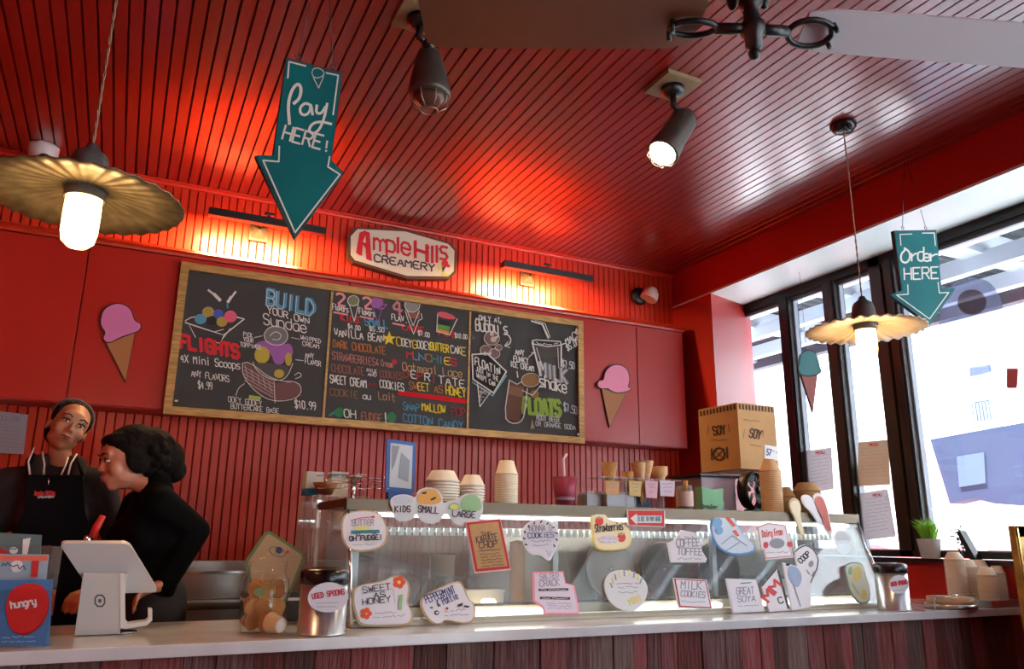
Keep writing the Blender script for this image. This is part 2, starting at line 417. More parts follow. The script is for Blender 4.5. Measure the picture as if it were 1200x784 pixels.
pr_ = thing('red_parked_car', 'small blurred red car parked across the street under the awning', 'car', (OX-1.2, 6.9, -.15))
def car(root, x0, y0, L, m, hgt=1.35):
    # side profile along y, width along x
    prof = [(0, .25), (.02, .7), (.18*L/4, .85), (.9*L/4, .95), (1.35*L/4, hgt), (2.7*L/4, hgt), (3.3*L/4, .98), (3.9*L/4, .88), (L, .7), (L, .25)]
    prof = closed_smooth(prof, 1)
    MB().prism([Vector((x0, y0+a, -.15+z)) for a, z in prof], (1.6, 0, 0)).build('body', m, root, bevel=.0)
    MB().prism([Vector((x0-.012, y0+a*L/4, -.15+z)) for a, z in ((1.15, .98), (1.45, hgt-.07), (2.6, hgt-.07), (3.1, .98))], (.02, 0, 0)).build('window', mat('car glass', (60, 84, 104), .15), root)
    for a in (.2*L, .8*L): MB().lathe((x0-.02, y0+a, .16), [(.0, 0), (.31, 0), (.31, .2), (0, .2)], axis=(1, 0, 0)).build('wheel', BLACK, root)
car(pr_, 9.1, 6.1, 3.4, mat('red car paint', (190, 84, 96), .3), 1.35)
pc = thing('pale_blue_car', 'pale blue car parked outside the large right-hand window', 'car', (7.9, 2.7, -.15))
car(pc, 7.3, .7, 4.1, mat('pale blue car paint', (206, 236, 242), .3), 1.72)

# ------------------------------------------------------------------ wall cabinets
cab = thing('wall_cabinet', 'long row of flat red wall cabinets running behind the chalkboard', 'cabinet', (1.2, YB-.1, ZC0))
MB().bb(XL, 3.30, YC+.018, YB-.0, ZC0, ZC1).build('body', REDM, cab)
xd = [on(1, YC, x, y).x for x, y in ((105, 291), (210, 400), (686, 440), (747.5, 450))] 
xs = [XL, xd[0], xd[1]+.05, 1.0, 1.75, xd[2]-.03, xd[3], 3.285]
for a, b in zip(xs, xs[1:]):
    MB().bb(a+.003, b-.003, YC, YC+.018, ZC0+.004, ZC1-.006).build('door', REDM, cab, bevel=.0015)

# ------------------------------------------------------------------ chalkboard menu
PB = ypl(YC-.035)
bc = [(213, 305), (685, 377), (684, 521), (191, 483)]
A_, B_, C_, D_ = [pp(x, y, PB) for x, y in bc]
bx0, bx1, bz0, bz1 = (A_.x+D_.x)/2, (B_.x+C_.x)/2, (C_.z+D_.z)/2, (A_.z+B_.z)/2
mb_ = thing('menu_board', 'long black chalkboard menu in a gold frame above the counter', 'menu board', ((bx0+bx1)/2, YC-.02, bz0))
fwid = .038
q = MB()
for (x0, x1, z0, z1) in ((bx0, bx1, bz1-fwid, bz1), (bx0, bx1, bz0, bz0+fwid)): q.bb(x0, x1, YC-.035, YC-.001, z0, z1)
for (x0, x1) in ((bx0, bx0+fwid), (bx1-fwid, bx1)): q.bb(x0, x1, YC-.035, YC-.001, bz0+fwid, bz1-fwid)
q.build('frame', GOLDW, mb_)
YS = YC-.012; PS = ypl(YS)
d1 = on(1, YS, 384, 415).x; d2 = on(1, YS, 549, 435).x
for a, b in ((bx0+fwid, d1-.004), (d1+.004, d2-.004), (d2+.004, bx1-fwid)):
    MB().bb(a, b, YS, YC-.001, bz0+fwid, bz1-fwid).build('slate_panel', SLATE, mb_)
for d in (d1, d2): MB().bb(d-.006, d+.006, YS-.006, YC-.001, bz0+fwid, bz1-fwid).build('divider_strip', GOLDW, mb_)
LAY = {}
def L(c):
    if c not in LAY: LAY[c] = Inkl(PS, .0012+.0009*len(LAY)*.12)
    return LAY[c]
cW, cP, cR, cB, cY, cBr, cO, cG, cPu, cGr, cTe, cPk = (226, 222, 208), (238, 150, 150), (214, 44, 50), (86, 150, 178), (236, 206, 60), (160, 104, 74), (188, 108, 52), (96, 160, 70), (160, 96, 160), (150, 146, 140), (70, 140, 120), (206, 130, 130)
V = (-.05, -1); V1 = (-.12, -1)
# dark-to-bright fills first so that chalk outlines sit on top
# left panel: bowl of scoops
bw_ = L(cW)
L((62, 58, 56)).fill([(219, 377), (250, 370), (285, 374), (262, 392)]).fill([(222, 381), (262, 393), (258, 402), (230, 396)])
L(cB).ell(235, 374, 7, 6); L((176, 150, 60)).ell(244, 366, 6.5, 6).ell(260, 377, 6.5, 6); L((70, 90, 170)).ell(256, 368, 6, 5.5)
L((226, 96, 120)).ell(270, 371, 7.5, 7); L((40, 38, 36)).ell(248, 376, 6, 5.5)
bw_.line(ellpts(248, 376, 6, 5.5), .8, True).line(ellpts(244, 366, 6.5, 6), .6, True).line(ellpts(270, 371, 6, 5), .7, True)
bw_.line([(217, 376), (224, 372), (232, 371)], 1.1).line([(275, 371), (286, 374), (262, 393), (217, 378)], 1.4).line([(222, 381), (229, 395), (257, 402), (263, 392)], 1.1).line([(257, 402), (270, 385)], .9).line([(233, 394), (262, 386)], .8)
bw_.line([(244, 340), (252, 346)], 2.4).line([(251, 345), (258, 352)], 3.6).line([(276, 342), (271, 349)], 2.2).line([(271, 348), (267, 354)], 3.4)
L(cB).line([(266, 356), (267, 361)], 1.8)
L(cR).text('FLIGHTS', (211, 407), (281, 420), 15, 4.2, up=V, sm=0); L(cW).text('FLIGHTS', (210.2, 408.5), (280.5, 421.2), 17, .5, up=V, sm=0)
bw_.text('4X Mini Scoops', (211, 424), (282, 433), 9, 1.15, up=V, sm=1).text('ANY FLAVORS', (224, 441), (269, 448), 7.5, .9, up=V).text('$4.99', (232, 455), (249, 457), 8.5, 1.0, up=V)
# build your own sundae
L(cB).text('BUILD', (312, 356), (369, 370), 17, 4.6, up=(.06, -1), sm=0); L(cW).text('BUILD', (310.6, 358), (368, 372), 19, .7, up=(.06, -1), sm=0)
bw_.text('YOUR OWN', (313, 367), (363, 381), 8, 1.1, up=V).text('Sundae', (308, 380), (360, 391), 13, 1.2, up=V, sm=1)
L((120, 116, 112)).fill(closed_smooth([(309, 392), (314, 384), (324, 382), (335, 386), (338, 396), (332, 404), (320, 405), (311, 400)]))
L(cPu).fill(closed_smooth([(297, 403), (312, 398), (330, 404), (341, 402), (344, 414), (340, 420), (335, 416), (332, 427), (322, 428), (318, 415), (308, 407), (299, 409)]))
L((190, 164, 62)).ell(307, 416, 9, 10).ell(338, 421, 4, 8).ell(327, 438, 6, 5)
L((84, 80, 76)).fill(closed_smooth([(296, 424), (340, 428), (336, 440), (328, 446), (312, 442), (302, 432)]))
L((120, 78, 74)).fill([(284, 426), (290, 424), (321, 446), (322, 468), (300, 458), (284, 438)]).fill([(322, 449), (352, 449), (352, 464), (322, 471)])
L(cPu).fill(closed_smooth([(334, 447), (342, 447), (344, 460), (338, 466), (333, 460)]))
for l_ in ([(309, 392), (314, 384), (324, 382), (335, 386), (338, 396), (332, 404), (320, 405), (311, 400), (309, 392)], [(316, 394), (322, 388), (330, 392), (327, 399), (319, 398)], [(296, 424), (300, 434), (312, 443), (328, 447), (337, 441), (343, 426)], [(284, 426), (292, 424), (321, 447), (352, 447), (353, 466), (322, 472), (299, 460), (284, 440), (284, 426)], [(321, 447), (322, 472)]): bw_.line(l_, .8, sm=2)
for k in range(5): bw_.line([(287+k*7, 428+k*5), (290+k*7, 443+k*4)], .4).line([(286, 430+k*4), (320, 450+k*4)], .4)
bw_.line([(345, 440), (350, 436), (354, 441), (346, 444)], .8, sm=1); L((170, 180, 90)).fill([(292, 463), (306, 465), (305, 470), (291, 468)])
for t, a, b, h in (('PICK', (285, 394), (296, 396), 5), ('YOUR', (285, 400), (297, 402), 5), ('TOPPINGS', (281, 406), (306, 410), 5), ('WHIPPED', (352, 398), (376, 403), 5), ('CREAM', (354, 405), (374, 409), 5), ('ANY', (357, 419), (368, 421), 6), ('FLAVOR', (357, 426), (376, 430), 6), ('OOEY GOOEY', (267, 471), (307, 477), 6.5), ('BUTTERCAKE BASE', (270, 479), (327, 485), 6)): bw_.text(t, a, b, h, .75, up=V)
bw_.text('$10.99', (345, 478), (370, 481), 9, 1.2, up=V)
bw_.line([(298, 396), (307, 394)], .8).line([(341, 396), (351, 398)], .6).line([(346, 422), (355, 423)], .8).line([(276, 464), (279, 455), (286, 450)], .8, sm=1); bw_.ell(206.5, 470, 2.2, 1.2)
# middle panel
def cone(x, y, r, col, cc=cW, tilt=0, h=24):
    L(col).ell(x, y, r, r*.95); L(cc).line(ellpts(x, y, r+.6, r), .9, True).line([(x-r*.8, y+r*.6), (x+1+tilt, y+h), (x+r, y+r*.8)], .9)
cone(413.5, 353, 6, (130, 128, 90)); cone(441.5, 354.5, 6.5, cPu, cPu); cone(482.5, 358, 8.3, cGr); L((150, 90, 76)).fill([(475, 366), (492, 366), (491, 374), (478, 373)]); L(cW).line([(474, 364), (477, 374), (484, 392), (490, 376), (494, 374), (493, 368)], .9)
L(cPu).line([(448, 357), (453, 357), (449, 362), (443, 362)], 1.2)
for t, a, b, h, w_ in (('2', (394, 357), (403, 359), 14, 2.6), ('2', (425, 361), (434, 362.5), 13, 2.6)): L(cP).text(t, a, b, h, w_, up=V)
L(cPk).text('4', (458, 367), (470, 370), 18, 2.8, up=V)
for t, a, b, h in (('Flavors', (389, 363), (408, 367), 7), ('Flavors', (420, 368), (439, 372), 7), ('FLAV.', (458, 375), (477, 379), 7)): bw_.text(t, a, b, h, 1, up=V)
for a, b in (((391, 366), (407, 369)), ((422, 371), (437, 374)), ((460, 379), (474, 382))): L(cP).line([a, b], 2)
L(cR).text('KIDS', (399, 375), (421, 379), 7, 1.4, up=V).text('LARGE', (471, 386), (497, 391), 7, 1.4, up=V).text('PINT', (514, 392), (533, 397), 7, 1.6, up=V)
L(cB).text('SMALL', (427, 381), (455, 385), 9, 1.5, up=V)
for t, a, b in (('$4.00', (407, 385), (422, 388)), ('$5.50', (432, 388), (450, 390)), ('$7.00', (489, 393), (503, 396)), ('$10.00', (532, 396), (547, 398))): bw_.text(t, a, b, 5.2, .9, up=V)
L((220, 90, 96)).fill(closed_smooth([(512, 366), (520, 365), (534, 371), (533, 375), (518, 373), (512, 369)])); L((36, 34, 32)).fill([(513, 374), (528, 377), (527, 382), (512, 380)])
L(cG).fill([(513, 380), (527, 383), (526, 388), (512, 385)]); L((226, 150, 70)).fill([(512, 385.5), (526, 388.5), (525, 392), (513, 389)]); bw_.line([(512, 369), (511, 389), (526, 393), (535, 374)], 1)
L(cY).fill([(456, 388), (458, 394), (464, 395), (459, 398), (461, 404), (456, 401), (451, 404), (452, 398), (448, 394), (454, 394)])
T = lambda c, t, a, b, h=9, w_=1.35: L(c).text(t, a, b, h, w_*.85, up=V, jit=.03)
T(cW, 'VANILLA BEAN', (391, 394), (450, 402)); T(cY, 'O', (464, 405), (470, 406), 10); T(cW, 'OEY', (470, 406), (482, 408)); T(cY, 'G', (483, 408), (488, 408.6), 9.5); T(cW, 'OOEY', (488, 408.5), (504, 411)); T(cY, 'BUTTER', (504, 410), (526, 413.5), 9, 1.7); T(cW, 'CAK', (527, 414), (540, 416)); T(cY, 'E', (540, 416), (545, 416.6))
T(cO, 'DARK CHOCOLATE', (390, 407), (452, 416)); T((176, 112, 104), 'STRAWBERRIES', (389, 421), (440, 429)); T((190, 130, 110), '& Cream', (441, 428), (460, 431), 7, 1); L(cR).ell(462, 424, 3, 3.2)
T((150, 92, 74), 'CHOCOLATE', (388, 435.5), (427, 440)); T(cW, 'MILK', (429, 436), (441, 437.5), 4, .9); T(cW, 'AND', (430, 441), (441, 442), 4, .9); T((150, 84, 70), 'COOKIES', (445, 442), (471, 445), 8)
T(cW, 'SWEET CREAM', (386, 449), (429, 455), 9.5, 1.5); T((150, 60, 60), 'AND', (431, 453), (442, 454.5), 5, 1); T(cW, 'COOKIES', (444, 454.5), (473, 459), 9, 1.4)
T((140, 100, 66), 'COOKIE', (386, 463), (420, 467), 8); T(cW, 'au', (424, 468), (434, 469), 7); T((180, 130, 90), 'Lait', (443, 468), (464, 471), 9)
for k, ch in enumerate('MUNCHIES'): T([cR, cB, cB, cO, cTe, cB, cY, cR][k], ch, (476+k*7.3, 420+k*1.15), (483+k*7.3, 421+k*1.15), 8.5, 1.5)
T((200, 160, 110), 'Oatmeal Lace', (471, 434), (542, 443), 9.5, 1.2)
for k, ch in enumerate('DEPRITATE'): T([cR, cW][k % 2 or (k > 5)], ch, (472+k*8.1, 442+k*1.5), (478+k*8.1, 443+k*1.5), 9, 1.4)
T(cO, 'SW', (479, 456), (489, 457.5)); T(cY, 'EET', (489, 457.5), (503, 459)); T(cO, 'AS', (508, 460), (519, 461.5)); T(cY, 'HONEY', (522, 462), (546, 466), 10, 1.6)
L((222, 20, 28)).line([(467, 460.5), (545, 470.5)], 5.5); L(cP).ell(470, 461, 2.4, 2.4)
T(cB, 'SNAP', (472, 480), (492, 483)); T(cY, 'MALLOW', (494, 481), (522, 485), 9, 1.7); T((176, 56, 60), 'POP', (528, 486), (546, 488.5)); T(cB, 'COTTON CANDY', (472, 494), (543, 504), 9.5, 1.4)
T(cW, 'OH', (402, 489), (417, 491), 9.5, 1.5); T((170, 110, 84), 'FUDGE', (423, 492), (448, 495), 9.5, 1.5); T(cW, '!', (447, 495), (454, 496), 11, 2)
L((60, 130, 84)).ell(397.5, 483.5, 6, 6).ell(458.5, 489.5, 5.5, 6.5); L((140, 90, 60)).line([(459, 489), (459, 498)], 1.5); L(cTe).line([(386, 487), (392, 483)], 3)
# right panel
bw_.text('ONLY AT', (560, 375.5), (585, 379), 5.5, 1, up=V); bw_.text("Bubby's", (556, 388), (594, 393), 14, 1.6, up=V, sm=1)
bw_.line([(590, 390), (597, 396), (597, 403), (591, 406)], 1.3, sm=1).line([(594, 401), (590, 406), (596, 408)], 1)
for x, y, r in ((575, 397, 9), (568, 411, 6.5), (578, 415, 6.5), (583, 408, 4)): L((130, 104, 96)).ell(x, y, r, r*.9); bw_.line(ellpts(x, y, r, r*.9), .6, True)
L((216, 190, 176)).ell(578, 398, 3.6, 3.4).ell(576, 392, 2.4, 2).ell(568, 414, 2, 1.8).ell(574, 414.5, 1.8, 1.6)
ban = [(552, 416), (570, 415), (592, 436), (577, 461), (553, 445)]
L((44, 41, 38)).fill(ban); bw_.line(ban, 1.6, True); L((120, 190, 190)).line([(553, 448), (577, 464), (593, 440)], 1.4)
bw_.text('FLOATIN', (555, 428), (585, 441), 9.5, 1.3, up=V).text('JUST IN THE', (556, 435), (583, 448), 5.5, .8, up=V).text('WHIPT CAN', (557, 443), (579, 454), 6, .9, up=V)
bw_.line([(558, 450), (561, 477), (574, 459)], 1)
for k in range(4): bw_.line([(559, 453+k*6), (572-k*3, 460+k*3)], .5).line([(559+k*4, 452+k*3), (561, 474-k*5)], .5)
L((84, 78, 72)).fill([(625, 403), (655, 404), (655, 418), (629, 420)])
bw_.line([(622, 400), (627, 399), (655, 401), (656, 405), (640, 407), (624, 404), (622, 400)], 1.2).line([(622, 402), (632, 441)], 1.8).line([(656, 404), (656, 430)], 1.6).line([(627, 408), (635, 434)], .8).line([(652, 408), (653, 432)], .8)
bw_.line([(621, 377), (634, 381), (641, 397)], 1.8).line([(624, 375.5), (637, 380), (643, 396)], .8)
L((40, 36, 34)).fill([(626, 401), (652, 402), (650, 405), (628, 404)]); bw_.scribble((627, 404.5), (652, 405), 3, .8)
L((150, 148, 150)).text('MILK', (632, 440), (665, 450), 16, 4.2, up=V, sm=0); bw_.text('MILK', (631, 441), (664, 451), 17, .8, up=V, sm=0).text('shake', (630, 453), (663, 462), 14, 1.7, up=V, sm=1)
bw_.text('MAC$', (662, 406), (678, 394), 8, 1.1, up=(-.3, -1)).text('$5.00', (663, 412), (677, 404), 6.5, 1, up=(-.3, -1)).line([(655, 405), (661, 403)], 1.2)
bw_.text('ANY', (602, 416), (613, 418), 6.5, 1.1, up=V).text('FUNKY', (600, 424), (618, 427), 6.5, 1.1, up=V).text('ICE CREAM', (596, 430), (624, 436), 6.5, 1.1, up=V).line([(618, 419), (624, 414), (621, 414)], 1.1).line([(604, 436), (605, 443)], 1.3)
L((196, 196, 196)).text('$7.50', (658, 430), (673, 433), 8, 1.1, up=V).text('$7.50', (660, 481), (676, 486), 9, 1.1, up=V)
L((150, 178, 74)).text('FLOATS', (612, 484), (657, 488), 18, 4.2, up=V, sm=0)
L((110, 76, 60)).fill([(596, 448), (614, 452), (608, 495), (592, 490)]); L((140, 100, 76)).fill([(596, 452), (613, 455), (612, 466), (595, 462)])
L((150, 108, 66)).ell(620, 446, 10.5, 8).ell(626, 462, 5, 5); bw_.line(ellpts(620, 446, 10.5, 8), .5, True)
bw_.line([(595, 446), (604, 451), (610, 448)], .9).line([(595, 447), (589, 489), (597, 497), (608, 496), (613, 487), (616, 456)], 1.1, sm=1).line([(610, 458), (622, 464), (634, 450)], .9)
L((196, 196, 196)).text('ROOT BEER', (628, 492), (655, 495.5), 6, .9, up=V).text('OR ORANGE SODA', (627, 499), (674, 504), 5.5, .85, up=V); L((176, 150, 100)).fill([(623, 491), (626, 502), (621, 503)]); bw_.ell(676, 509.5, 1.6, 1.6)
for c_, l_ in LAY.items(): l_.build('chalk_drawing', colmat(c_, .9), mb_)['kind'] = 'stuff'

# ------------------------------------------------------------------ ice cream cone cut-outs on the cabinet doors
def cone_sign(name, label, scoop, wafer, pl, mscoop, mcone, line=None, th=.012):
    c = centroid(scoop+wafer); c3 = pp(c[0], c[1], pl)
    r = thing(name, label, 'sign', c3)
    q = grow(wafer, 1.2); board('wafer_cone', OUTL, r, q, pl, th, th); board('wafer_face', mcone, r, wafer, pl, .002, th+.002)
    s_ = closed_smooth(scoop, 2)
    board('scoop', OUTL, r, grow(s_, 1.4), pl, .004, th+.005); board('scoop_face', mscoop, r, s_, pl, .002, th+.007)
    return r
PC = ypl(YC)
cone_sign('cone_cutout', 'painted cone cut-out with magenta scoop on the left red cabinet door', [(119, 372), (123, 362), (138, 356), (153, 362), (157, 378), (165, 380), (164, 388), (152, 392), (140, 396), (128, 403), (120, 398), (125, 391), (118, 382)], [(124, 401), (140, 397), (158, 390), (147, 447)], PC, PINK, ORANGE)
cone_sign('cone_cutout', 'painted cone cut-out with pale pink scoop on the right red cabinet door', [(706, 447), (708, 434), (720, 427), (733, 432), (736, 446), (733, 455), (738, 456), (733, 459), (722, 461), (714, 458), (711, 455), (703, 456), (698, 452), (701, 446)], [(704, 456), (716, 459), (733, 459), (713, 500)], PC, mat('light pink paint', (240, 138, 168), .5), ORANGE)

# logo sign
PLg = ypl(YB-.055)
lg = thing('logo_sign', 'white shop sign with red lettering on the red wall above the chalkboard', 'sign', pp(471, 297, PLg))
out = [(408, 276), (417, 266), (476, 269.5), (527, 284), (535.5, 293), (534.5, 320), (527, 327), (477, 326.5), (414, 307.5), (408, 300)]
board('sign_frame', mat('dark bronze', (84, 66, 48), .5, .3), lg, out, PLg, .05)
fc = [(411, 277), (419, 268.5), (475, 271.5), (525, 286), (532.5, 294), (531.5, 318), (525, 324), (477, 323.5), (416, 305), (411, 299)]
board('sign_face', mat('sign cream', (222, 214, 190), .5), lg, fc, PLg, .003, .003)
k = Inkl(PLg, .0045); rd = k
def A_big(k):
    k.fill([(417, 296.5), (421, 273), (427, 270.5), (433, 273), (435.5, 306.5), (429, 304), (428, 291), (425, 287), (424, 300), (421.5, 299.5)])
A_big(k)
for t, a, b, h, w_ in (('m', (436.5, 292.5), (451, 295.5), 21, 2.7), ('p', (452, 293.5), (461.5, 296.5), 19, 2.8), ('L', (464, 295), (467.5, 296), 16, 0), ('e', (469.3, 297), (479.3, 300), 21, 2.8), ('H', (485, 301.5), (498.5, 306), 19, 3.8), ('s', (514.5, 303), (523, 305), 22, 3)):
    if w_: k.text(t, a, b, h, w_, sm=0, up=(0, -1))
for (x_, y_, h) in ((466, 296.5, 17.5), (500.8, 307, 13), (506.3, 308, 19), (511.6, 307.5, 19)): k.line([(x_, y_), (x_, y_-h)], 3.3)
k.ell(500.8, 290.5, 2.3, 2.3)
k.build('red_lettering', mat('logo red', (206, 24, 34), .5), lg)
k = Inkl(PLg, .005); k.fill([(424.8, 284), (428, 276), (428.6, 285)]); k.build('letter_hollow', mat('sign cream', 0), lg)
k = Inkl(PLg, .005); k.text('CREAMERY', (437.5, 306.5), (510, 319), 8.5, 1.8, up=(0, -1)); k.fill([(517.5, 314), (523, 310.5), (518.5, 320)]); k.build('dark_lettering', INK, lg)
k = Inkl(PLg, .0055); k.ell(521, 309, 4, 4).ell(525, 312, 2, 2); k.build('cone_emblem', mat('logo red', 0), lg)
k = Inkl(PLg, .005); k.ell(515, 314, 2, 3.5, 15).ell(522, 322, 4.5, 2); k.build('leaf_emblem', mat('lime paint', (206, 210, 90), .6), lg)

# picture lights
WARM = (1, .62, .28)
def area(name, loc, target, sx, sy, e, col, parent=None):
    l = bpy.data.lights.new(name, 'AREA'); l.shape = 'RECTANGLE'; l.size = sx; l.size_y = sy; l.energy = e; l.color = col
    o = bpy.data.objects.new(name, l); C.objects.link(o); o.location = loc
    o.rotation_euler = (Vector(target)-Vector(loc)).to_track_quat('-Z', 'Y').to_euler()
    if parent: o.location -= woff(parent); o.parent = parent
    return o
LEDW = mat('warm lamp strip', (255, 200, 120), .5, emit=(255, 196, 110), es=14)
def picture_light(label, p0, p1, cx):
    pl = ypl(YB-.22); a = pp(*p0, pl); b = pp(*p1, pl); z = (a.z+b.z)/2
    r = thing('picture_light', label, 'lamp', ((a.x+b.x)/2, YB-.01, z))
    q = MB(); q.prism([Vector((a.x, y, z+zz)) for y, zz in ((YB-.25, .02), (YB-.19, .02), (YB-.19, -.012), (YB-.215, -.02), (YB-.25, -.02))], (b.x-a.x, 0, 0)); q.build('lamp_bar', BLACK, r)
    MB().bb(a.x+.03, b.x-.03, YB-.191, YB-.188, z-.008, z+.014).build('light_strip', LEDW, r)
    c = pp(cx[0], cx[1], ypl(YB-.03)); s_ = .05
    q = MB(); q.bb(c.x-s_, c.x+s_, YB-.022, YB-.001, c.z-s_, c.z+s_); q.build('wall_plate', mat('bronze plate', (64, 48, 32), .5, .4), r, bevel=.004)
    q = MB(); V4 = [Vector((c.x+i, YB-.022, c.z+j)) for i, j in ((-.036, -.036), (.036, -.036), (.036, .036), (-.036, .036))]; tip = Vector((c.x, YB-.07, c.z))
    for i in range(4): q.face([V4[i], V4[(i+1) % 4], tip])
    q.build('pyramid_cap', mat('pewter', (90, 80, 62), .5, .5), r)
    MB().tube([(c.x, YB-.05, c.z+.01), (c.x, YB-.14, c.z+.04), (c.x+.01, YB-.2, z)], .007).build('arm', BLACK, r)
    m = MB(); m.tube([((a.x+b.x)/2, YB-.22, z+.015), ((a.x+b.x)/2, YB-.22, z+.045)], .006); m.box(((a.x+b.x)/2, YB-.22, z+.05), (.05, .012, .016)); m.build('wing_screw', BLACK, r)
    area('lamp_light', ((a.x+b.x)/2-.06, YB-.18, z-.03), ((a.x+b.x)/2-.06, YB-.03, z-.3), (b.x-a.x)*.8, .03, 40, WARM, r)
picture_light('black bar picture light left of the white shop sign', (244, 249.5), (381, 272), (303.5, 272))
picture_light('black bar picture light right of the white shop sign', (589, 311), (692, 327), (619, 326))

# emergency lamp
c = on(1, YB-.02, 748, 348)
r = thing('wall_spot', 'small frosted globe lamp on a black disc in the right wall corner', 'lamp', c)
MB().lathe(c, [(.0, 0), (.062, 0), (.062, .02), (.04, .03), (0, .03)], axis=(0, -1, 0)).build('base_disc', BLACK, r)
MB().tube([c+Vector((0, -.02, 0)), c+Vector((.03, -.06, .01))], .018).build('swivel', BLACK, r)
MB().lathe(c+Vector((.045, -.075, .0)), [(.058, -.035), (.06, -.01), (.055, .02), (.035, .05), (0, .06)], axis=(.35, -.1, .8)).build('globe', mat('frosted white', (226, 206, 196), .3), r)

# dome camera on the ceiling
c = on(2, H-.002, 52, 172)
r = thing('dome_camera', 'white security camera on the ceiling in the far left corner', 'camera', c)
MB().lathe(c, [(.068, 0), (.068, -.015), (.064, -.05), (.048, -.085), (0, -.105)][:5], axis=(0, 0, 1)).build('housing', mat('camera white', (214, 208, 204), .4), r)
MB().ell(c+Vector((.012, -.035, -.078)), (.03, .03, .03)).build('lens', mat('lens black', (14, 14, 16), .08), r)

# ------------------------------------------------------------------ ceiling spots
def spot(label, platepx, endpx, elbowpx, lit, rad=.062):
    P4 = [on(2, H, *p) for p in platepx]; c = sum(P4, Vector((0, 0, 0)))/4
    r = thing('ceiling_spot', label, 'lamp', (c.x, c.y, H))
    hx = .085
    MB().box((c.x, c.y, H-.01), (2*hx, 2*hx, .02), Matrix.Rotation(0.0, 3, 'Z')).build('wooden_plate', mat('pale wood plate', (150, 128, 92), .6, noise=.3, scale=8), r, bevel=.003)
    MB().lathe((c.x, c.y, H-.02), [(.048, 0), (.048, -.02), (.03, -.035), (0, -.035)]).build('canopy', BLACK, r)
    e = on(1, c.y+.0, *elbowpx)
    MB().tube([(c.x, c.y, H-.05), (c.x, c.y, H-.1), e], .014).build('stem', BLACK, r); MB().ell(e, (.024, .024, .024)).build('knuckle', BLACK, r)
    return r, c, e
r, c, e = spot('grey spotlight with a glowing caged bulb on a square wooden ceiling plate', [(752, 103), (784, 78), (826, 93), (790, 118)], (770, 190), (803, 138), 1)
tip = on(1, c.y+.0, 767, 194); d = (tip-e).normalized()
BAR = mat('aged grey barrel', (92, 86, 78), .4, .6, noise=.3, scale=12)
MB().lathe(e+d*.0, [(0, -.012), (.045, -.008), (.056, .015), (.058, .13), (.068, .22), (.066, .23), (0, .22)], axis=d).build('barrel', BAR, r)
MB().lathe(e+d*.22, [(.058, 0), (.05, .025), (.03, .042), (0, .048)], axis=d).build('bulb', mat('bright bulb', (255, 250, 240), .4, emit=(255, 240, 214), es=22), r)
def cage(e, d, h0, r0_, root, m):
    q = MB(); a = d.orthogonal().normalized(); b = d.cross(a)
    for k in range(8):
        t = k*math.pi/4; v = a*math.cos(t)+b*math.sin(t)
        q.tube([e+d*h0+v*r0_, e+d*(h0+.035)+v*r0_*.9, e+d*(h0+.058)+v*.03], .0028, 5)
    q.tube([e+d*(h0+.058)+(a*math.cos(t)+b*math.sin(t))*.03 for t in [i*math.pi/8 for i in range(17)]], .0028, 5); q.build('cage', m, root)
cage(e, d, .22, .064, r, mat('cage metal', (150, 140, 120), .4, .7))
l = bpy.data.lights.new('spot_light', 'SPOT'); l.energy = 40; l.spot_size = 1.9; l.spot_blend = .6; l.color = (1, .78, .5); l.shadow_soft_size = .04
o = bpy.data.objects.new('spot_light', l); C.objects.link(o); o.location = e+d*.30-woff(r); o.rotation_euler = d.to_track_quat('-Z', 'Y').to_euler(); o.parent = r
r, c, e = spot('dark unlit spotlight partly hidden behind the brown fan blade', [(468, 22), (482, 0), (520, 8), (500, 34)], (505, 115), (502, 52), 0)
d = Vector((.05, .02, -1)).normalized(); e = on(1, c.y+.03, 503, 60)
MB().lathe(e, [(0, -.01), (.035, 0), (.045, .02), (.07, .12), (.078, .17), (.076, .185), (0, .18)], axis=d).build('barrel', BAR, r)
MB().lathe(e+d*.182, [(.06, 0), (.052, .02), (.03, .035), (0, .04)], axis=d).build('bulb', mat('unlit bulb', (96, 60, 50), .2), r)
cage(e, d, .18, .072, r, mat('cage metal', 0))

# ------------------------------------------------------------------ ceiling fan
ZF = 2.42
hc = on(2, ZF, 882, 34)
fan = thing('ceiling_fan', 'dark iron ceiling fan with long wooden paddle blades at the top of the view', 'fan', (hc.x, hc.y, H))
q = MB(); q.lathe((hc.x, hc.y, ZF), [(0, -.085), (.012, -.08), (.016, -.066), (.010, -.058), (.02, -.05), (.022, -.02), (.03, -.012), (.03, .012), (.022, .02), (.018, .06), (.03, .07), (.03, .08), (.014, .09), (.014, H-ZF-.05), (.05, H-ZF-.04), (.05, H-ZF), (0, H-ZF)], n=16); q.build('hub', BLACK, fan)
q = MB()
for k in range(6):
    t = k*math.pi/3; q.ell((hc.x+.045*math.cos(t), hc.y+.045*math.sin(t), ZF+.1), (.014, .014, .03), u=8, v=6)
q.lathe((hc.x, hc.y, ZF+.11), [(.03, 0), (.06, .01), (.06, .03), (.02, .04)], n=12); q.build('motor_ornament', BLACK, fan)
bl = on(2, ZF, 495, 30); br_ = on(2, ZF, 1260, 62)
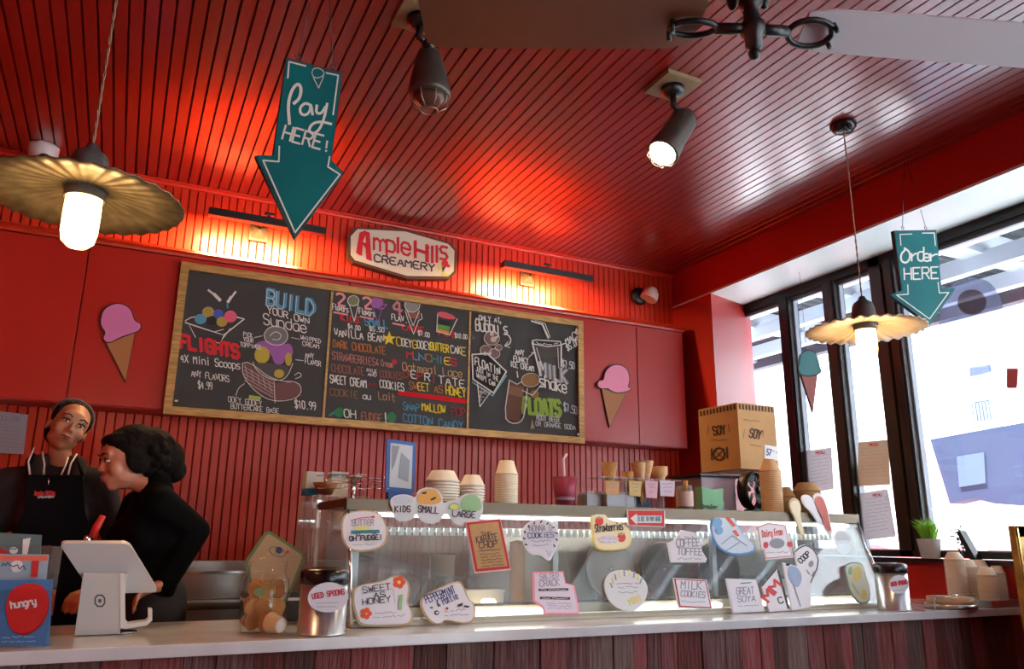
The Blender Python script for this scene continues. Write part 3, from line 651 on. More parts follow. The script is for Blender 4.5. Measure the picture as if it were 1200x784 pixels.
for tipv, nm, wd, ptc, mm in ((bl, 'left', .27, -8, mat('brown fan blade', (112, 62, 34), .45, noise=.15, scale=5)), (br_, 'right', .12, -22, mat('pale fan blade', (206, 204, 212), .4))):
    dv = (tipv-Vector((hc.x, hc.y, ZF))); Lb = min(dv.length, .95); dv.normalize(); sd = Vector((-dv.y, dv.x, 0))
    R = Matrix.Rotation(math.radians(ptc), 3, dv); sd2 = R @ sd; up2 = dv.cross(sd2)
    o0 = Vector((hc.x, hc.y, ZF))
    MB().tube([o0, o0+dv*.09], .014).build('arm', BLACK, fan)
    q = MB(); loop = [o0+dv*(.09+.056*(1-math.cos(t)))+sd2*(.036*math.sin(t)*(1.0 if math.cos(t) > -.9 else .6)) for t in [i*math.pi/10 for i in range(21)]]
    q.tube(loop, .008, 6); 
    for s_ in (-.022, .022): q.lathe(o0+dv*.2+sd2*s_, [(0, -.02), (.006, -.02), (.006, .01), (0, .01)], n=8, axis=up2)
    q.build('blade_bracket', BLACK, fan)
    h = wd/2; P = [(.13, -h*.75), (.19, -h*.95), (Lb*.6, -h), (Lb-.03, -h), (Lb, -h*.8), (Lb, h*.8), (Lb-.03, h), (Lb*.6, h), (.19, h*.95), (.13, h*.75)]
    MB().prism([o0+dv*a+sd2*b+up2*.012 for a, b in P], up2*.008).build('blade', mm, fan)

# ------------------------------------------------------------------ pendant lamps
def pendant(label, centre, R_, lit_e, shade_m, wv=.004):
    c = Vector(centre); r = thing('pendant_lamp', label, 'lamp', (c.x, c.y, H))
    MB().lathe((c.x, c.y, H), [(.058, 0), (.058, -.012), (.045, -.03), (.02, -.035), (0, -.035)]).build('canopy', mat('canopy dark', (40, 36, 40), .25, .5), r)
    q = MB(); zt = c.z+.14; N = 60
    for s_ in (0, math.pi): q.tube([(c.x+.0022*math.cos(s_+i*1.3), c.y+.0022*math.sin(s_+i*1.3), H-.03+(zt-H+.03)*i/N) for i in range(N+1)], .0021, 5)
    q.build('cord', mat('twisted cord', (150, 120, 96), .8), r)
    MB().lathe(c, [(.052, .02), (.05, .05), (.046, .09), (.038, .115), (.018, .13), (.012, .145), (0, .145)]).build('socket_cap', mat('aged zinc', (96, 92, 90), .6, .4, noise=.35, scale=30), r)
    q = MB(); q.lathe(c, [(.05, .022), (.07, .018), (.12, .010), (.17, .003), (R_, -.006), (R_+.002, -.003), (.17, .007), (.12, .014), (.07, .022), (.05, .026)], n=144, wav=wv, nw=30, cap=False); q.build('fluted_shade', shade_m, r)
    MB().lathe(c, [(.044, .03), (.044, -.005), (.047, -.005), (.047, .03)], n=32, cap=False).build('gallery_ring', mat('aged zinc', 0), r)
    g = MB(); g.lathe(c, [(.040, .02), (.0415, -.04), (.041, -.09), (.036, -.115), (.022, -.128), (0, -.132)], n=32, cap=False); g.build('glass_cylinder', mat('frosted lit glass', (255, 236, 200), .3, emit=(255, 205, 128), es=lit_e), r)
    l = bpy.data.lights.new('bulb_light', 'POINT'); l.energy = 7; l.color = (1, .68, .36); l.shadow_soft_size = .05
    o = bpy.data.objects.new('bulb_light', l); C.objects.link(o); o.location = c+Vector((0, 0, -.16))-woff(r); o.parent = r
SH1 = mat('antique mirror shade', (134, 118, 88), .42, .6, noise=.45, scale=24, bump=.15)
SH2 = mat('pale porcelain shade', (206, 182, 150), .45, .1, noise=.15, scale=20)
def along(px, py, dep): return CAM + ray(px, py)*dep
pendant('left pendant lamp with speckled scalloped shade and glowing glass cylinder', along(99, 232, 1.93), .228, 7, SH1, .0026)
pendant('right pendant lamp with pale fluted shade hanging in front of the windows', along(1014, 386, 3.33), .238, 7, SH2, .0055)

# ------------------------------------------------------------------ teal arrow signs
def hook_eye(q, p): q.tube([p+Vector((.008*math.cos(t), 0, .008+.008*math.sin(t))) for t in [i*math.pi/5 for i in range(11)]], .0016, 5)
def arrow(label, poly, y, wires):
    pl = ypl(y); c = centroid(poly); r = thing('arrow_sign', label, 'sign', pp(c[0], c[1], pl))
    board('panel', TEALE, r, poly, pl, .018, 0); board('painted_face', TEAL, r, inset(poly, .965), pl, .002, .002)
    q = MB(); mx_ = sum(pp(w_[0], w_[1], pl).x for w_ in wires)/len(wires)
    for w_ in wires:
        p = pp(w_[0], w_[1], pl); hook_eye(q, p); 
        q.tube([p+Vector((0, 0, .015)), (p.x*.12+mx_*.88, y, H)], .0014, 4)
    q.build('hanging_wire', DSTEEL, r)
    return r, pl
r, pl = arrow('large teal arrow sign reading Pay HERE hanging from the ceiling', [(335.5, 67.3), (401.5, 85.8), (388.3, 187.6), (403, 203), (345.7, 280), (298.8, 182.6), (319.3, 183.2)], 2.2, [(349, 69), (390, 81)])
k = Inkl(pl, .0035)
k.line([(337, 92), (338.5, 73), (358, 78)], 1.8).line([(382, 86), (396, 89), (390, 135)], 1.8).line([(327, 172), (326.5, 190), (308, 188.5), (345.5, 273), (398, 205), (384, 196), (386, 184)], 1.8)
k.line([(339, 146), (337, 122), (342, 105), (349, 98), (353, 104), (351, 116), (344, 122)], 3.6, sm=2).line([(364, 124), (357, 121), (351, 127), (352, 134), (358, 136), (363, 131), (364, 122), (366, 135)], 3, sm=2)
k.line([(371, 124), (370, 133), (376, 134), (381, 126)], 3, sm=1).line([(383, 122), (380, 138), (374, 153), (366, 158), (361, 153), (366, 145), (376, 143), (388, 146)], 3, sm=2)
k.text('HERE', (329, 163), (376, 176), 16.5, 2.4, sm=0).line([(383, 166), (382, 174)], 2.2).ell(381.7, 177.5, 1.3, 1.3)
k.line(closed_smooth([(365, 88), (366, 82), (371, 80), (378, 83), (380, 88), (374, 92), (368, 92)], 1), 1, True).line([(367, 92), (373, 104), (379, 90)], 1)
k.build('white_lettering', CHALK, r)
r, pl = arrow('smaller teal arrow sign reading Order HERE hanging by the windows', [(1047.4, 270.3), (1097.3, 269.4), (1103.5, 338.6), (1119.4, 338.6), (1090.3, 380.5), (1043.8, 345.3), (1056.6, 340.7)], 2.35, [(1058, 269), (1085, 269)])
k = Inkl(pl, .0035)
k.line([(1055, 288), (1054, 275), (1068, 274.5)], 1.1).line([(1080, 273.5), (1094, 273.3), (1095.5, 288)], 1.1).line([(1063, 334), (1063.5, 345), (1050, 346), (1088.5, 374), (1111, 343), (1100, 343.5), (1098.5, 331)], 1.1)
k.line([(1060, 293), (1055, 298), (1055, 306), (1061, 309), (1066, 303), (1065, 295), (1059, 291)], 2.2, sm=2)
for t, a, b, h in (('r', (1067, 306), (1073, 306), 13), ('d', (1074, 306), (1081, 306), 16), ('e', (1081, 306), (1088, 306.5), 13), ('r', (1089, 306), (1097, 307), 13)): k.text(t, a, b, h, 1.9, up=(0, -1))
k.text('HERE', (1058, 328), (1100, 326.5), 13.5, 1.7, sm=0); k.build('white_lettering', CHALK, r)

pl = ypl(3.3)
r = cone_sign('cone_cutout', 'small teal scoop cone cut-out hanging in front of the narrow window panes', [(935, 426), (936, 416), (944, 411), (953, 414), (956, 424), (957, 430), (960, 435), (956, 439), (945, 441), (936, 439), (933, 433)], [(937.5, 440), (956, 440), (951, 483)], pl, mat('deep teal', (44, 110, 110), .5), mat('brick cone', (140, 70, 60), .6), th=.01)
a = pp(945, 412, pl); MB().tube([a, (a.x, a.y, ZS+.0)], .0012, 4).build('hanging_wire', DSTEEL, r)

# ------------------------------------------------------------------ counter
YK, ZK = 2.50, .92                                # counter front edge, top
XR = XW-.002
sc_ = thing('service_counter', 'long counter faced with weathered red and brown barn boards', 'counter', (1.4, YK+.04, 0))
MB().bb(XL, XR, YK+.055, YK+.62, 0, ZK-.035).build('body', REDD, sc_)
x = XL; pal = [(112, 34, 34), (98, 28, 28), (124, 38, 38), (96, 52, 44), (106, 74, 64), (118, 44, 42), (88, 38, 34), (112, 82, 76), (132, 42, 44), (104, 62, 56)]
PM = [mat('barn board %d' % i, c, .8, noise=1, scale=7, bump=.8, stretch=(14, 14, .9), col2=tuple(int(v*.5+14) if i % 2 else int(v*.6+66) for v in c)) for i, c in enumerate(pal)]
rb = random.Random(3)
while x < XR:
    w = rb.uniform(.06, .115); w = min(w, XR-x+.001); d = rb.uniform(0, .008)
    if w < .02: break
    MB().bb(x+.0012, x+w-.0012, YK+.03-d, YK+.055, 0.02, ZK-.034).build('plank', PM[rb.randrange(10)], sc_, bevel=.0015); x += w
ct = tag(MB().bb(XL, XR, YK, YK+.66, ZK-.034, ZK).build('countertop', MARBLE, bevel=.004), 'long pale marble countertop slab running across the whole view', 'countertop')

# steel work counter on the back wall
wk = thing('steel_work_counter', 'stainless steel work counter behind the staff at the back wall', 'counter', (.2, 3.95, 0))
MB().bb(XL+.05, .62, 3.90, YB-.02, .1, .90).build('body', STEEL, wk, bevel=.004)
MB().bb(XL+.05, .62, 3.88, YB-.02, .90, .94).build('worktop', STEEL, wk, bevel=.006)
MB().bb(XL+.05, .62, YB-.1, YB-.02, .94, 1.10).build('backsplash', STEEL, wk, bevel=.006)
MB().bb(XL+.05, .62, 3.865, 3.879, .90, .93).build('front_rail', CHROME, wk)
bx_ = thing('metal_sink_box', 'low brushed steel bin on the work counter left of the cookie jar', 'container', (.42, 3.98, .94))
MB().bb(.22, .60, 3.92, 4.14, .941, 1.05).build('body', STEEL, bx_, bevel=.005); MB().bb(.21, .61, 3.91, 4.15, 1.05, 1.062).build('rim', CHROME, bx_)

# ------------------------------------------------------------------ display case
X0, X1 = .745, 3.33; YG0, YG1 = 2.725, 2.862; ZG0, ZG1 = ZK+.012, 1.312; ZCT = 1.352; YCB = 3.30
cs = thing('display_case', 'long ice cream display case with slanted glass front and steel top', 'display case', ((X0+X1)/2, 3.0, ZK))
gn = Vector((0, -(ZG1-ZG0), (YG1-YG0)*-1)).normalized(); gn = Vector((0, -(ZG1-ZG0), (YG1-YG0))).normalized()
PG = (Vector((0, YG0, ZG0)), gn)
xm = [X0+.01, 1.62, 2.44, X1-.012]
for a, b in zip(xm, xm[1:]):
    MB().prism([Vector((a+.002, YG0, ZG0)), Vector((b-.002, YG0, ZG0)), Vector((b-.002, YG1, ZG1)), Vector((a+.002, YG1, ZG1))], gn*-.006).build('front_glass', glassmat('case glass', (236, 240, 240), ior=1.75, haze=.05, hazecol=(225, 228, 232)) if 'case glass' not in MT else MT['case glass'], cs)
STB = mat('warm steel top', (104, 92, 78), .42, .8, noise=.1, scale=6)
q = MB(); q.prism([Vector((X0-.01, y, z)) for y, z in ((YG1-.012, ZG1-.004), (YG1-.012, ZCT), (YCB, ZCT), (YCB, ZCT-.03), (YG1+.02, ZCT-.03), (YG1+.02, ZG1-.004))], (X1-X0+.02, 0, 0)); q.build('steel_top', STB, cs, bevel=.003)
for nm, x in (('left', X0), ('right', X1)):
    MB().prism([Vector((x-.004, y, z)) for y, z in ((YG0, ZG0), (YG1, ZG1), (YCB, ZG1), (YCB, ZG0))], (.008, 0, 0)).build('side_glass', ACR, cs)
    MB().tube([(x, YG0-.006, ZG0), (x, YG1-.008, ZG1)], .006).build('edge_trim', CHROME, cs)
MB().bb(X0+.012, X0+.05, YG1+.0, YG1+.03, ZG0+.02, ZG1).build('corner_post', mat('satin aluminium', (206, 208, 210), .35, .6), cs)
for x in xm[1:3]: MB().bb(x-.012, x+.012, YG1+.03, YG1+.05, ZG0, ZG1).build('support_post', mat('satin aluminium', 0), cs)
LEDC = mat('white led strip', (255, 255, 255), .5, emit=(255, 250, 240), es=9)
MB().bb(X0+.06, X1-.03, YG1+.022, YG1+.032, ZG1-.022, ZG1-.008).build('top_light_strip', LEDC, cs)
BACKM = mat('case lining', (190, 180, 168), .35, .45, noise=.25, scale=3)
MB().bb(X0+.01, X1-.01, YG1+.05, YG1+.2, ZG1-.075, ZG1-.068).build('shelf', mat('frosted shelf', (210, 214, 214), .3), cs)
q = MB(); k = 0
x = X0+.06
while x < X1-.04: q.bb(x, x+.018, YG1+.04, YG1+.052, ZG1-.088, ZG1-.06); x += .03
o = q.build('shelf_ribs', mat('ribbed lens', (224, 228, 228), .25), cs); o['kind'] = 'stuff'
MB().bb(X0+.0, X1, YG0+.005, YG0+.06, ZK+.001, ZK+.022).build('front_sill', mat('cream sill', (214, 204, 184), .4), cs)
MB().bb(X0+.02, X1-.02, YG0+.09, YG0+.11, ZK+.052, ZK+.06).build('black_gasket', BLACK, cs)
MB().bb(X0+.02, X1-.02, YG0+.075, YG0+.12, ZK+.022, ZK+.052).build('cream_rail', mat('cream rail', (218, 206, 182), .4), cs)
for a, b in ((1.16, 1.60), (1.93, 2.38), (2.6, 3.2)): MB().bb(a, b, YG0+.062, YG0+.072, ZK+.024, ZK+.036).build('lower_light_strip', LEDC, cs)
MB().bb(X0+.01, X1-.01, YG0+.12, YCB-.03, ZK+.001, ZK+.03).build('inner_floor', BACKM, cs)
for i in range(4):
    a = X0+.03+i*(X1-X0-.06)/4; b = a+(X1-X0-.06)/4+.03
    MB().bb(a, b-.04, YCB-.03-.012*(i % 2), YCB-.02-.012*(i % 2), ZK+.03, ZG1-.05).build('sliding_door', BACKM if i % 2 else glassmat('smoked door glass', (220, 214, 208), haze=.25, hazecol=(200, 190, 180)) if 'smoked door glass' not in MT else MT['smoked door glass'], cs)
    MB().bb(b-.045, b-.025, YCB-.05, YCB-.02, ZK+.03, ZG1-.05).build('door_stile', mat('satin aluminium', 0), cs)
for x, e in ((1.32, 1.0), (1.95, 1.2)):
    MB().lathe((x, YG0+.16, ZK+.031), [(0, 0), (.026, 0), (.03, .03), (.022, .04), (0, .042)]).build('case_lamp', mat('small case lamp', (255, 240, 210), .4, emit=(255, 226, 170), es=9), cs)
area('case_light', (2.05, YG1+.06, ZG1-.012), (2.05, YG1+.12, ZK), 2.4, .02, 15, (1, .97, .93), cs)

# round lids standing in the case
def disc(name, label, cat, x, y, z, r_, tilt, m, th=.01, parent=None, rim=None):
    o = thing(name, label, cat, (x, y, z-r_*math.cos(tilt)-.003))
    ax = Vector((0, -math.cos(tilt), math.sin(tilt)))
    MB().lathe((x, y, z), [(0, 0), (r_*.9, 0), (r_*.92, .006), (r_, .006), (r_, 0), (r_, -th), (0, -th)], n=40, axis=ax).build('lid', m, o)
    MB().lathe(Vector((x, y, z))+ax*.006, [(0, 0), (.012, 0), (.012, .012), (0, .014)], n=12, axis=ax).build('knob', rim or CHROME, o)
    return o
for (px, py, lb, m) in ((777, 664, 'dark round lid leaning inside the display case, the left one of the pair', mat('smoky lid', (112, 98, 92), .3, .3)), (842, 662, 'dark round lid leaning inside the display case, the right one of the pair', mat('smoky lid b', (96, 84, 86), .3, .3)), (715, 668, 'brown tinted round lid behind the strawberry sign in the case', mat('brown lid', (160, 130, 110), .35, .3))):
    p = on(1, 3.18, px, py); disc('round_lid', lb, 'lid', p.x, p.y, ZK+.03+.135, .13, .12, m)
# upturned glasses and tubs in the case
gl = thing('sundae_glass', 'clear upturned sundae glass standing in a cluster at the left of the case', 'glass', (0, 0, 0), 'upturned glasses inside the case')
MB().lathe((0, 0, 0), [(.032, 0), (.03, .03), (.022, .08), (.012, .095), (.012, .105), (.026, .112), (.026, .116)], n=16, cap=False).build('bowl', ACR, gl, local=True)
i = 0
for a in range(2):
    for b in range(6):
        p = (.98+b*.07+a*.03, 3.05+a*.07, ZK+.031)
        if i == 0: gl.location = p
        else: dup(gl, p)
        i += 1
def tub(label, x, y, z, r_, h, m, name='paper_tub'):
    o = thing(name, label, 'tub', (x, y, z))
    MB().lathe((x, y, z), [(0, 0), (r_*.82, 0), (r_, h), (r_*1.05, h), (r_*1.05, h-.008), (r_*.97, h-.008)][:5], n=28).build('cup', m, o)
    return o
o = tub('small cream tub on a stand inside the case behind the glasses', 1.22, 3.12, ZK+.031, .05, .2, CREAMP)
box_ = thing('white_carton', 'flat white carton lying at the left inside the display case', 'box', (1.3, 2.98, ZK+.031))
MB().bb(1.19, 1.42, 2.96, 3.06, ZK+.031, ZK+.09).build('body', PAPER, box_); MB().bb(1.185, 1.425, 2.955, 3.065, ZK+.09, ZK+.1).build('lid', PAPER, box_)
o = thing('folded_napkins', 'pile of pale folded napkins at the left end inside the case', 'napkins', (.93, 2.95, ZK+.031))
for k in range(7): MB().box((.93+.004*(k % 2), 2.95, ZK+.036+k*.009), (.13, .1, .006), Matrix.Rotation(.06*((k*5) % 3-1), 3, 'Z')).build('napkin', PAPER, o)
o = thing('cone_tower', 'stack of tan sugar cones standing behind the brown framed sign', 'cones', (1.5, 3.0, ZK+.031))
MB().lathe((1.5, 3.0, ZK+.031), [(.0, 0)]+[(.03+.004*(k % 2), .012*k) for k in range(22)]+[(0, .26)], n=20).build('cones', mat('wafer tan', (206, 150, 84), .6), o)
for px, lb in ((905, 'clear oblong tray with white tubs at the right end of the case'),):
    p = on(1, 3.1, px, 690); o = thing('white_tub', lb, 'tub', (p.x, 3.1, ZK+.031)); MB().bb(p.x-.14, p.x+.14, 3.0, 3.2, ZK+.031, ZK+.12).build('body', PAPER, o, bevel=.01); MB().bb(p.x-.145, p.x+.145, 2.995, 3.205, ZK+.121, ZK+.13).build('lid', ACR, o)

# ------------------------------------------------------------------ signs stuck on the case glass
PSg = shift(PG, .012)
TAN = mat('tan sign edge', (188, 164, 128), .6)
def sign(label, poly, pl, edge, face, marks, sm=2, k_in=.93, name='flavor_sign', th=.005):
    poly = closed_smooth(poly, sm) if sm else poly; c = centroid(poly)
    r = thing(name, label, 'sign', pp(c[0], c[1], pl)); board('panel', edge, r, poly, pl, th, 0)
    board('printed_face', face, r, inset(poly, k_in), pl, .0012, .0013)
    ly = {}
    def I(m):
        if m.name not in ly: ly[m.name] = (Inkl(pl, .0019+.0006*len(ly)), m)
        return ly[m.name][0]
    marks(I)
    for nm, (k, m) in ly.items(): k.build('lettering' , m, r)
    mz = min(pp(x, y, pl).z for x, y in poly)
    if mz < ZK+.004: r.location.z += ZK+.004-mz
    return r
BLUM = mat('teal ink', (40, 130, 150), .6); YEL = mat('yellow ink', (226, 214, 120), .6); FLW = mat('flower orange', (222, 82, 50), .6); GRY = mat('grey ink', (142, 144, 160), .7); PNK = mat('pink sign edge', (240, 150, 176), .6); GRN = mat('soft green ink', (150, 190, 140), .6)
WSG = mat('white sign card', (226, 226, 236), .5)
def flower(I, x, y, r):
    for k in range(5): t = k*1.257; I(FLW).ell(x+r*.6*math.cos(t), y+r*.6*math.sin(t), r*.5, r*.5)
    I(YEL).ell(x, y, r*.3, r*.3)
def m1(I):
    I(INKR).line([(411, 610), (424, 607), (437, 606)], .9).ell(437, 606, 2, 1.2); I(GRY).text('BUTTER', (412, 616.5), (438, 616), 7, .8)
    I(BLUM).fill([(411, 622), (444, 621), (445, 625), (411, 626)]); I(YEL).fill([(416, 617.5), (432, 617), (432, 621.5), (416, 622)]); I(INK).ell(419.5, 627, 2.2, 2.2).ell(439, 627, 2.2, 2.2); I(WSG).ell(419.5, 627, 1, 1).ell(439, 627, 1, 1)
    I(INK).text('OH FUDGE!', (409, 634.5), (448, 632.5), 5.5, 1.3, sm=0); I(GRY).scribble((413, 640), (441, 639), 1.6, .5)
sign('white OH FUDGE sign with a teal truck on the left of the case', [(403, 601), (421, 597.5), (443, 598.5), (453, 612), (455, 630), (446, 644), (414, 648), (402, 637), (399, 617)], PSg, TAN, WSG, m1)
def m2(I):
    flower(I, 467, 691, 7); flower(I, 428, 728, 6.5)
    I(INK).text('SWEET', (424, 704), (458, 699), 7, 1, sm=0).text('AS', (437, 710), (452, 708), 6, 1, sm=0).text('HONEY', (424, 718), (458, 714), 7, 1, sm=0)
    I(GRY).scribble((438, 729), (463, 727), 2, .6).scribble((436, 734), (474, 731), 2, .6).line([(424, 705), (460, 699), (462, 716)], .5); I(GRN).fill([(467, 706), (471, 705), (470, 724), (466, 724)])
sign('large cut-out sign with orange flowers at the lower left of the case', [(413, 698), (424, 693), (450, 689), (458, 683), (471, 683), (480, 691), (479, 706), (477, 715), (484, 728), (483, 738), (476, 742.5), (421, 744), (417, 733), (412, 717), (412, 706)], PSg, TAN, WSG, m2)
def m3(I):
    I(INKB).text('PEPPERMINT', (499, 718), (534, 705), 9, 1.1, sm=0).text('& Pattie', (513, 722), (537, 712), 8.5, 1.1)
    I(BLUM).ell(505, 723, 2, 1.3); I(INK).ell(511, 729, 3, 2.8).fill([(536, 719), (542, 717), (541, 721), (535, 722)]).fill([(544, 720), (550, 721), (548, 723), (542, 722)]); I(WSG).ell(511.5, 729, 1.4, 1.2)
    I(GRY).scribble((520, 729), (547, 726), 2.4, .7).scribble((520, 734), (549, 732), 2.4, .7); I(INKR).ell(523, 724, 1.6, 1.6)
sign('tilted white sign with blue writing at the lower left of the case', [(490, 711), (512, 700), (535, 690), (542, 694), (549, 713), (557, 717), (557, 739), (543, 742.5), (521, 736.5), (515, 743), (505, 742), (494, 728)], PSg, TAN, WSG, m3)
def m4(I):
    I(INK).text('THE', (563, 628), (576, 627), 4, .7, sm=0).text('KARATE', (558, 637), (584, 633), 8, 1, sm=0).text('CHOP', (561, 643), (583, 641), 7, 1, sm=0).line([(561, 646), (586, 644)], .8)
    for k in range(5): I(INK).scribble((562+k*.6, 651+k*3.4), (587+k*.8, 649+k*3.4), 1.6, .6)
sign('brown paper sign with a red border hanging tilted on the case', [(545.5, 611.5), (586.5, 607.5), (599, 667.5), (556.5, 671.5)], shift(PSg, .004), mat('pink edge', (232, 190, 190), .6), mat('red border', (176, 36, 44), .6), lambda I: (I(KRAFT).fill([(549.5, 615), (583.5, 611.5), (594.5, 663.5), (559.5, 667)]), m4(I)), sm=0, k_in=.96)
def m5(I):
    for k in range(11):
        t = math.radians(150+k*24); I(INK).line([(633+18*math.cos(t), 630+17*math.sin(t)), (633+20.5*math.cos(t+.08), 630+19.5*math.sin(t+.08))], 1.6)
    I(GRY).text('NONNA D', (620, 623), (647, 622), 7, .9, sm=0); I(INKB).text("COOKIES", (618, 631), (649, 630), 6, .9, sm=0); I(GRY).scribble((622, 636), (645, 635), 3, .7).scribble((624, 641), (643, 640), 3, .7).line([(640, 645), (643, 652), (645, 646)], .8)
sign('round grey and white sign with a pointed tail on the case glass', [(612, 622), (619, 611), (633, 607), (648, 611), (656, 624), (655, 639), (649, 648), (645, 658), (639, 655), (633, 650), (622, 651), (614, 640)], PSg, mat('pale grey edge', (222, 222, 226), .5), mat('lavender card', (206, 206, 222), .5), m5)
def m6(I):
    I(GRY).text('SALTED', (632, 679), (655, 677), 6, .8, sm=0).text('CRACK', (632, 688), (656, 686), 7.5, 1, sm=0)
    I(INK).line([(631.5, 691.5), (665, 691)], 3).line([(633, 701), (667, 701.5)], 3); I(PAPER).scribble((633, 692), (663, 692), 1.2, .5).scribble((635, 702), (665, 702), 1.2, .5)
    for k in range(3): I(GRY).scribble((640+k, 708+k*3), (669, 708+k*3), 1.6, .55)
sign('pink edged stepped sign low on the middle of the case glass', [(624, 670), (660, 669.5), (663, 683), (673.5, 686), (679, 719.5), (638, 719.5), (636, 712), (625, 704)], PSg, PNK, mat('lilac card', (222, 212, 232), .5), m6, sm=0, k_in=.92)
def m7(I):
    for x, y in ((702, 611), (728, 630)): I(mat('strawberry red', (214, 60, 50), .5)).ell(x, y, 5, 5.5); I(GRN).line([(x-4, y-5), (x, y-3), (x+4, y-5)], 1.2)
    I(INK).text('Strawberries', (697, 624), (730, 621), 9, 1.1); I(mat('lilac patch', (214, 206, 226), .6)).fill(ellpts(713, 632, 12, 4.5)); I(GRY).scribble((704, 632), (721, 632), 2, .6).scribble((702, 637), (722, 637), 2, .5)
sign('yellow edged sign with two strawberries on the case', [(691, 605), (699, 600), (709, 601), (713, 609), (725, 611), (737, 618), (741, 630), (738, 642), (722, 645), (700, 645), (693, 633), (694, 620)], PSg, mat('yellow edge', (232, 212, 130), .6), mat('cream card', (236, 226, 190), .5), m7)
def m8(I):
    I(PAPER).fill([(738.5, 607.5), (746, 602), (746, 604.5), (775, 604.5), (775, 613), (746, 613), (746, 615.5)]); I(BLUM).text('SLIDE TO PAY HERE', (747, 611), (774, 611), 5, .7, sm=0)
sign('red sign with a white arrow pointing left on the case top edge', [(734.5, 597.8), (779.5, 598), (779.5, 617.5), (736, 615.5)], shift(PSg, .01), PAPER, INKR, m8, sm=0, k_in=.94, name='arrow_label')
def m9(I):
    for k in range(9): t = math.radians(185+k*19); I(YEL if k % 2 else GRY).line([(734+17*math.cos(t), 690+15*math.sin(t)), (734+19*math.cos(t), 685+17*math.sin(t))], 1.8)
    I(GRY).scribble((724, 690), (747, 689), 2.5, .7).scribble((724, 696), (746, 695), 2.5, .7); I(INKR).scribble((722, 686), (748, 685), 2, .6); I(YEL).text('MAN', (738, 710), (752, 704), 8, 1.2, sm=0)
sign('pale faceted oval sign low on the case below the strawberry sign', [(708, 680), (715, 670), (729, 667), (746, 671), (757, 681), (760, 693), (754, 708), (743, 717), (731, 716), (716, 708), (709, 694)], PSg, mat('pale grey edge', 0), mat('icy card', (212, 218, 226), .5), m9, k_in=.94)
def m10(I):
    I(GRY).text('COFFEE', (792, 641), (820, 640), 9, 1.1, sm=0).text('TOFFEE', (793, 650), (823, 651), 8, 1.1, sm=0).scribble((795, 634), (815, 633), 6, .8).scribble((793, 656), (822, 656), 2, .6)
sign('white house-shaped sign with grey writing right of the red arrow', [(782, 636), (790, 633), (793, 628), (798, 621), (813, 624), (817, 630), (820, 635), (823, 646), (828.5, 655), (827, 659), (786, 659)], PSg, PAPER, WSG, m10, sm=0, k_in=.95)
def m11(I):
    I(GRY).text('MILK', (797, 690), (822, 691), 9, 1.2, sm=0).text('COOKIES', (797, 699), (826, 701), 7, 1, sm=0).scribble((798, 706), (826, 707), 2, .6)
sign('square sign with a dark red rounded border on the case glass', [(788.5, 677), (828, 679.5), (835, 714), (795, 712)], PSg, PAPER, mat('red border', 0), lambda I: (I(WSG).fill(inset([(788.5, 677), (828, 679.5), (835, 714), (795, 712)], .87)), m11(I)), sm=0, k_in=.94)
def m12(I):
    I(FLW).fill([(846, 603), (851, 602), (862, 616), (859, 618)]).fill([(858, 622), (862, 621), (866, 628), (863, 629)])
    I(mat('sky ink', (120, 170, 214), .6)).ell(840, 613, 6, 6).ell(842, 622, 5, 5); I(GRY).line([(845, 638), (858, 628), (875, 640)], 1).line([(850, 646), (866, 636)], 1)
sign('blue edged sundae boat cut-out sign near the middle right of the case', [(831, 612), (838, 604), (844, 596), (853, 597), (861, 607), (867, 620), (875, 630), (886, 640), (884, 648), (862, 651), (846, 646), (836, 634)], PSg, mat('blue edge', (96, 146, 206), .5), mat('pale blue card', (196, 216, 236), .5), m12, sm=1)
def m13(I):
    I(INKR).text('Dairy Free', (893, 630), (917, 627), 8, 1).ell(897, 639, 3, 4).ell(925, 638, 3.2, 3.4); I(GRY).ell(910, 637, 9, 6); I(GRY).scribble((898, 649), (924, 648), 2, .6)
sign('white label shaped sign with red writing at the right of the case', [(886.6, 617), (900, 612), (921, 615), (930, 653), (897.5, 656), (894.5, 645), (891, 644)], PSg, PAPER, mat('rose border', (206, 130, 134), .6), lambda I: (I(WSG).fill(inset([(886.6, 617), (900, 612), (921, 615), (930, 653), (897.5, 656), (894.5, 645), (891, 644)], .9)), m13(I)), sm=0, k_in=.95)
def m14(I):
    I(GRY).text('GREAT', (863, 704), (884, 703), 8, 1, sm=0).text('SOYA', (864, 713), (886, 712), 7, 1, sm=0).scribble((865, 719), (889, 718), 2, .6); I(BLUM).line([(868, 691), (880, 690)], 1.2)
sign('pale square card leaning at the foot of the case glass', [(850.5, 685), (886.5, 686), (896.5, 723.5), (859, 726)], shift(PSg, .002), mat('pale grey edge', 0), WSG, m14, sm=0)
def m15(I):
    I(INK).line([(893, 692), (909, 673)], 1.3).line([(912, 674), (924, 718)], 2.6); I(INKR).text('MM', (900, 712), (917, 690), 11, 3, sm=0); I(INK).text('C', (913, 713), (918, 711), 7, 1.4, sm=0)
sign('white sign with bold dark red letters and a black edge near the right end', [(893, 693), (911, 672), (926, 720), (902, 722)], shift(PSg, .005), PAPER, WSG, m15, sm=0, k_in=.96)
def m16(I):
    I(mat('steel blue blot', (150, 172, 206), .6)).fill(closed_smooth([(924, 666), (934, 668), (941, 680), (936, 694), (928, 690), (922, 678)])); I(INK).ell(923, 666, 2.6, 1.6); I(GRY).line([(930, 690), (938, 715)], 1)
sign('white sign with a blue leaf shape beside the bold lettered sign', [(917, 663), (944, 670), (950, 684), (951, 715), (928, 720)], PSg, PAPER, WSG, m16, sm=0, k_in=.95)
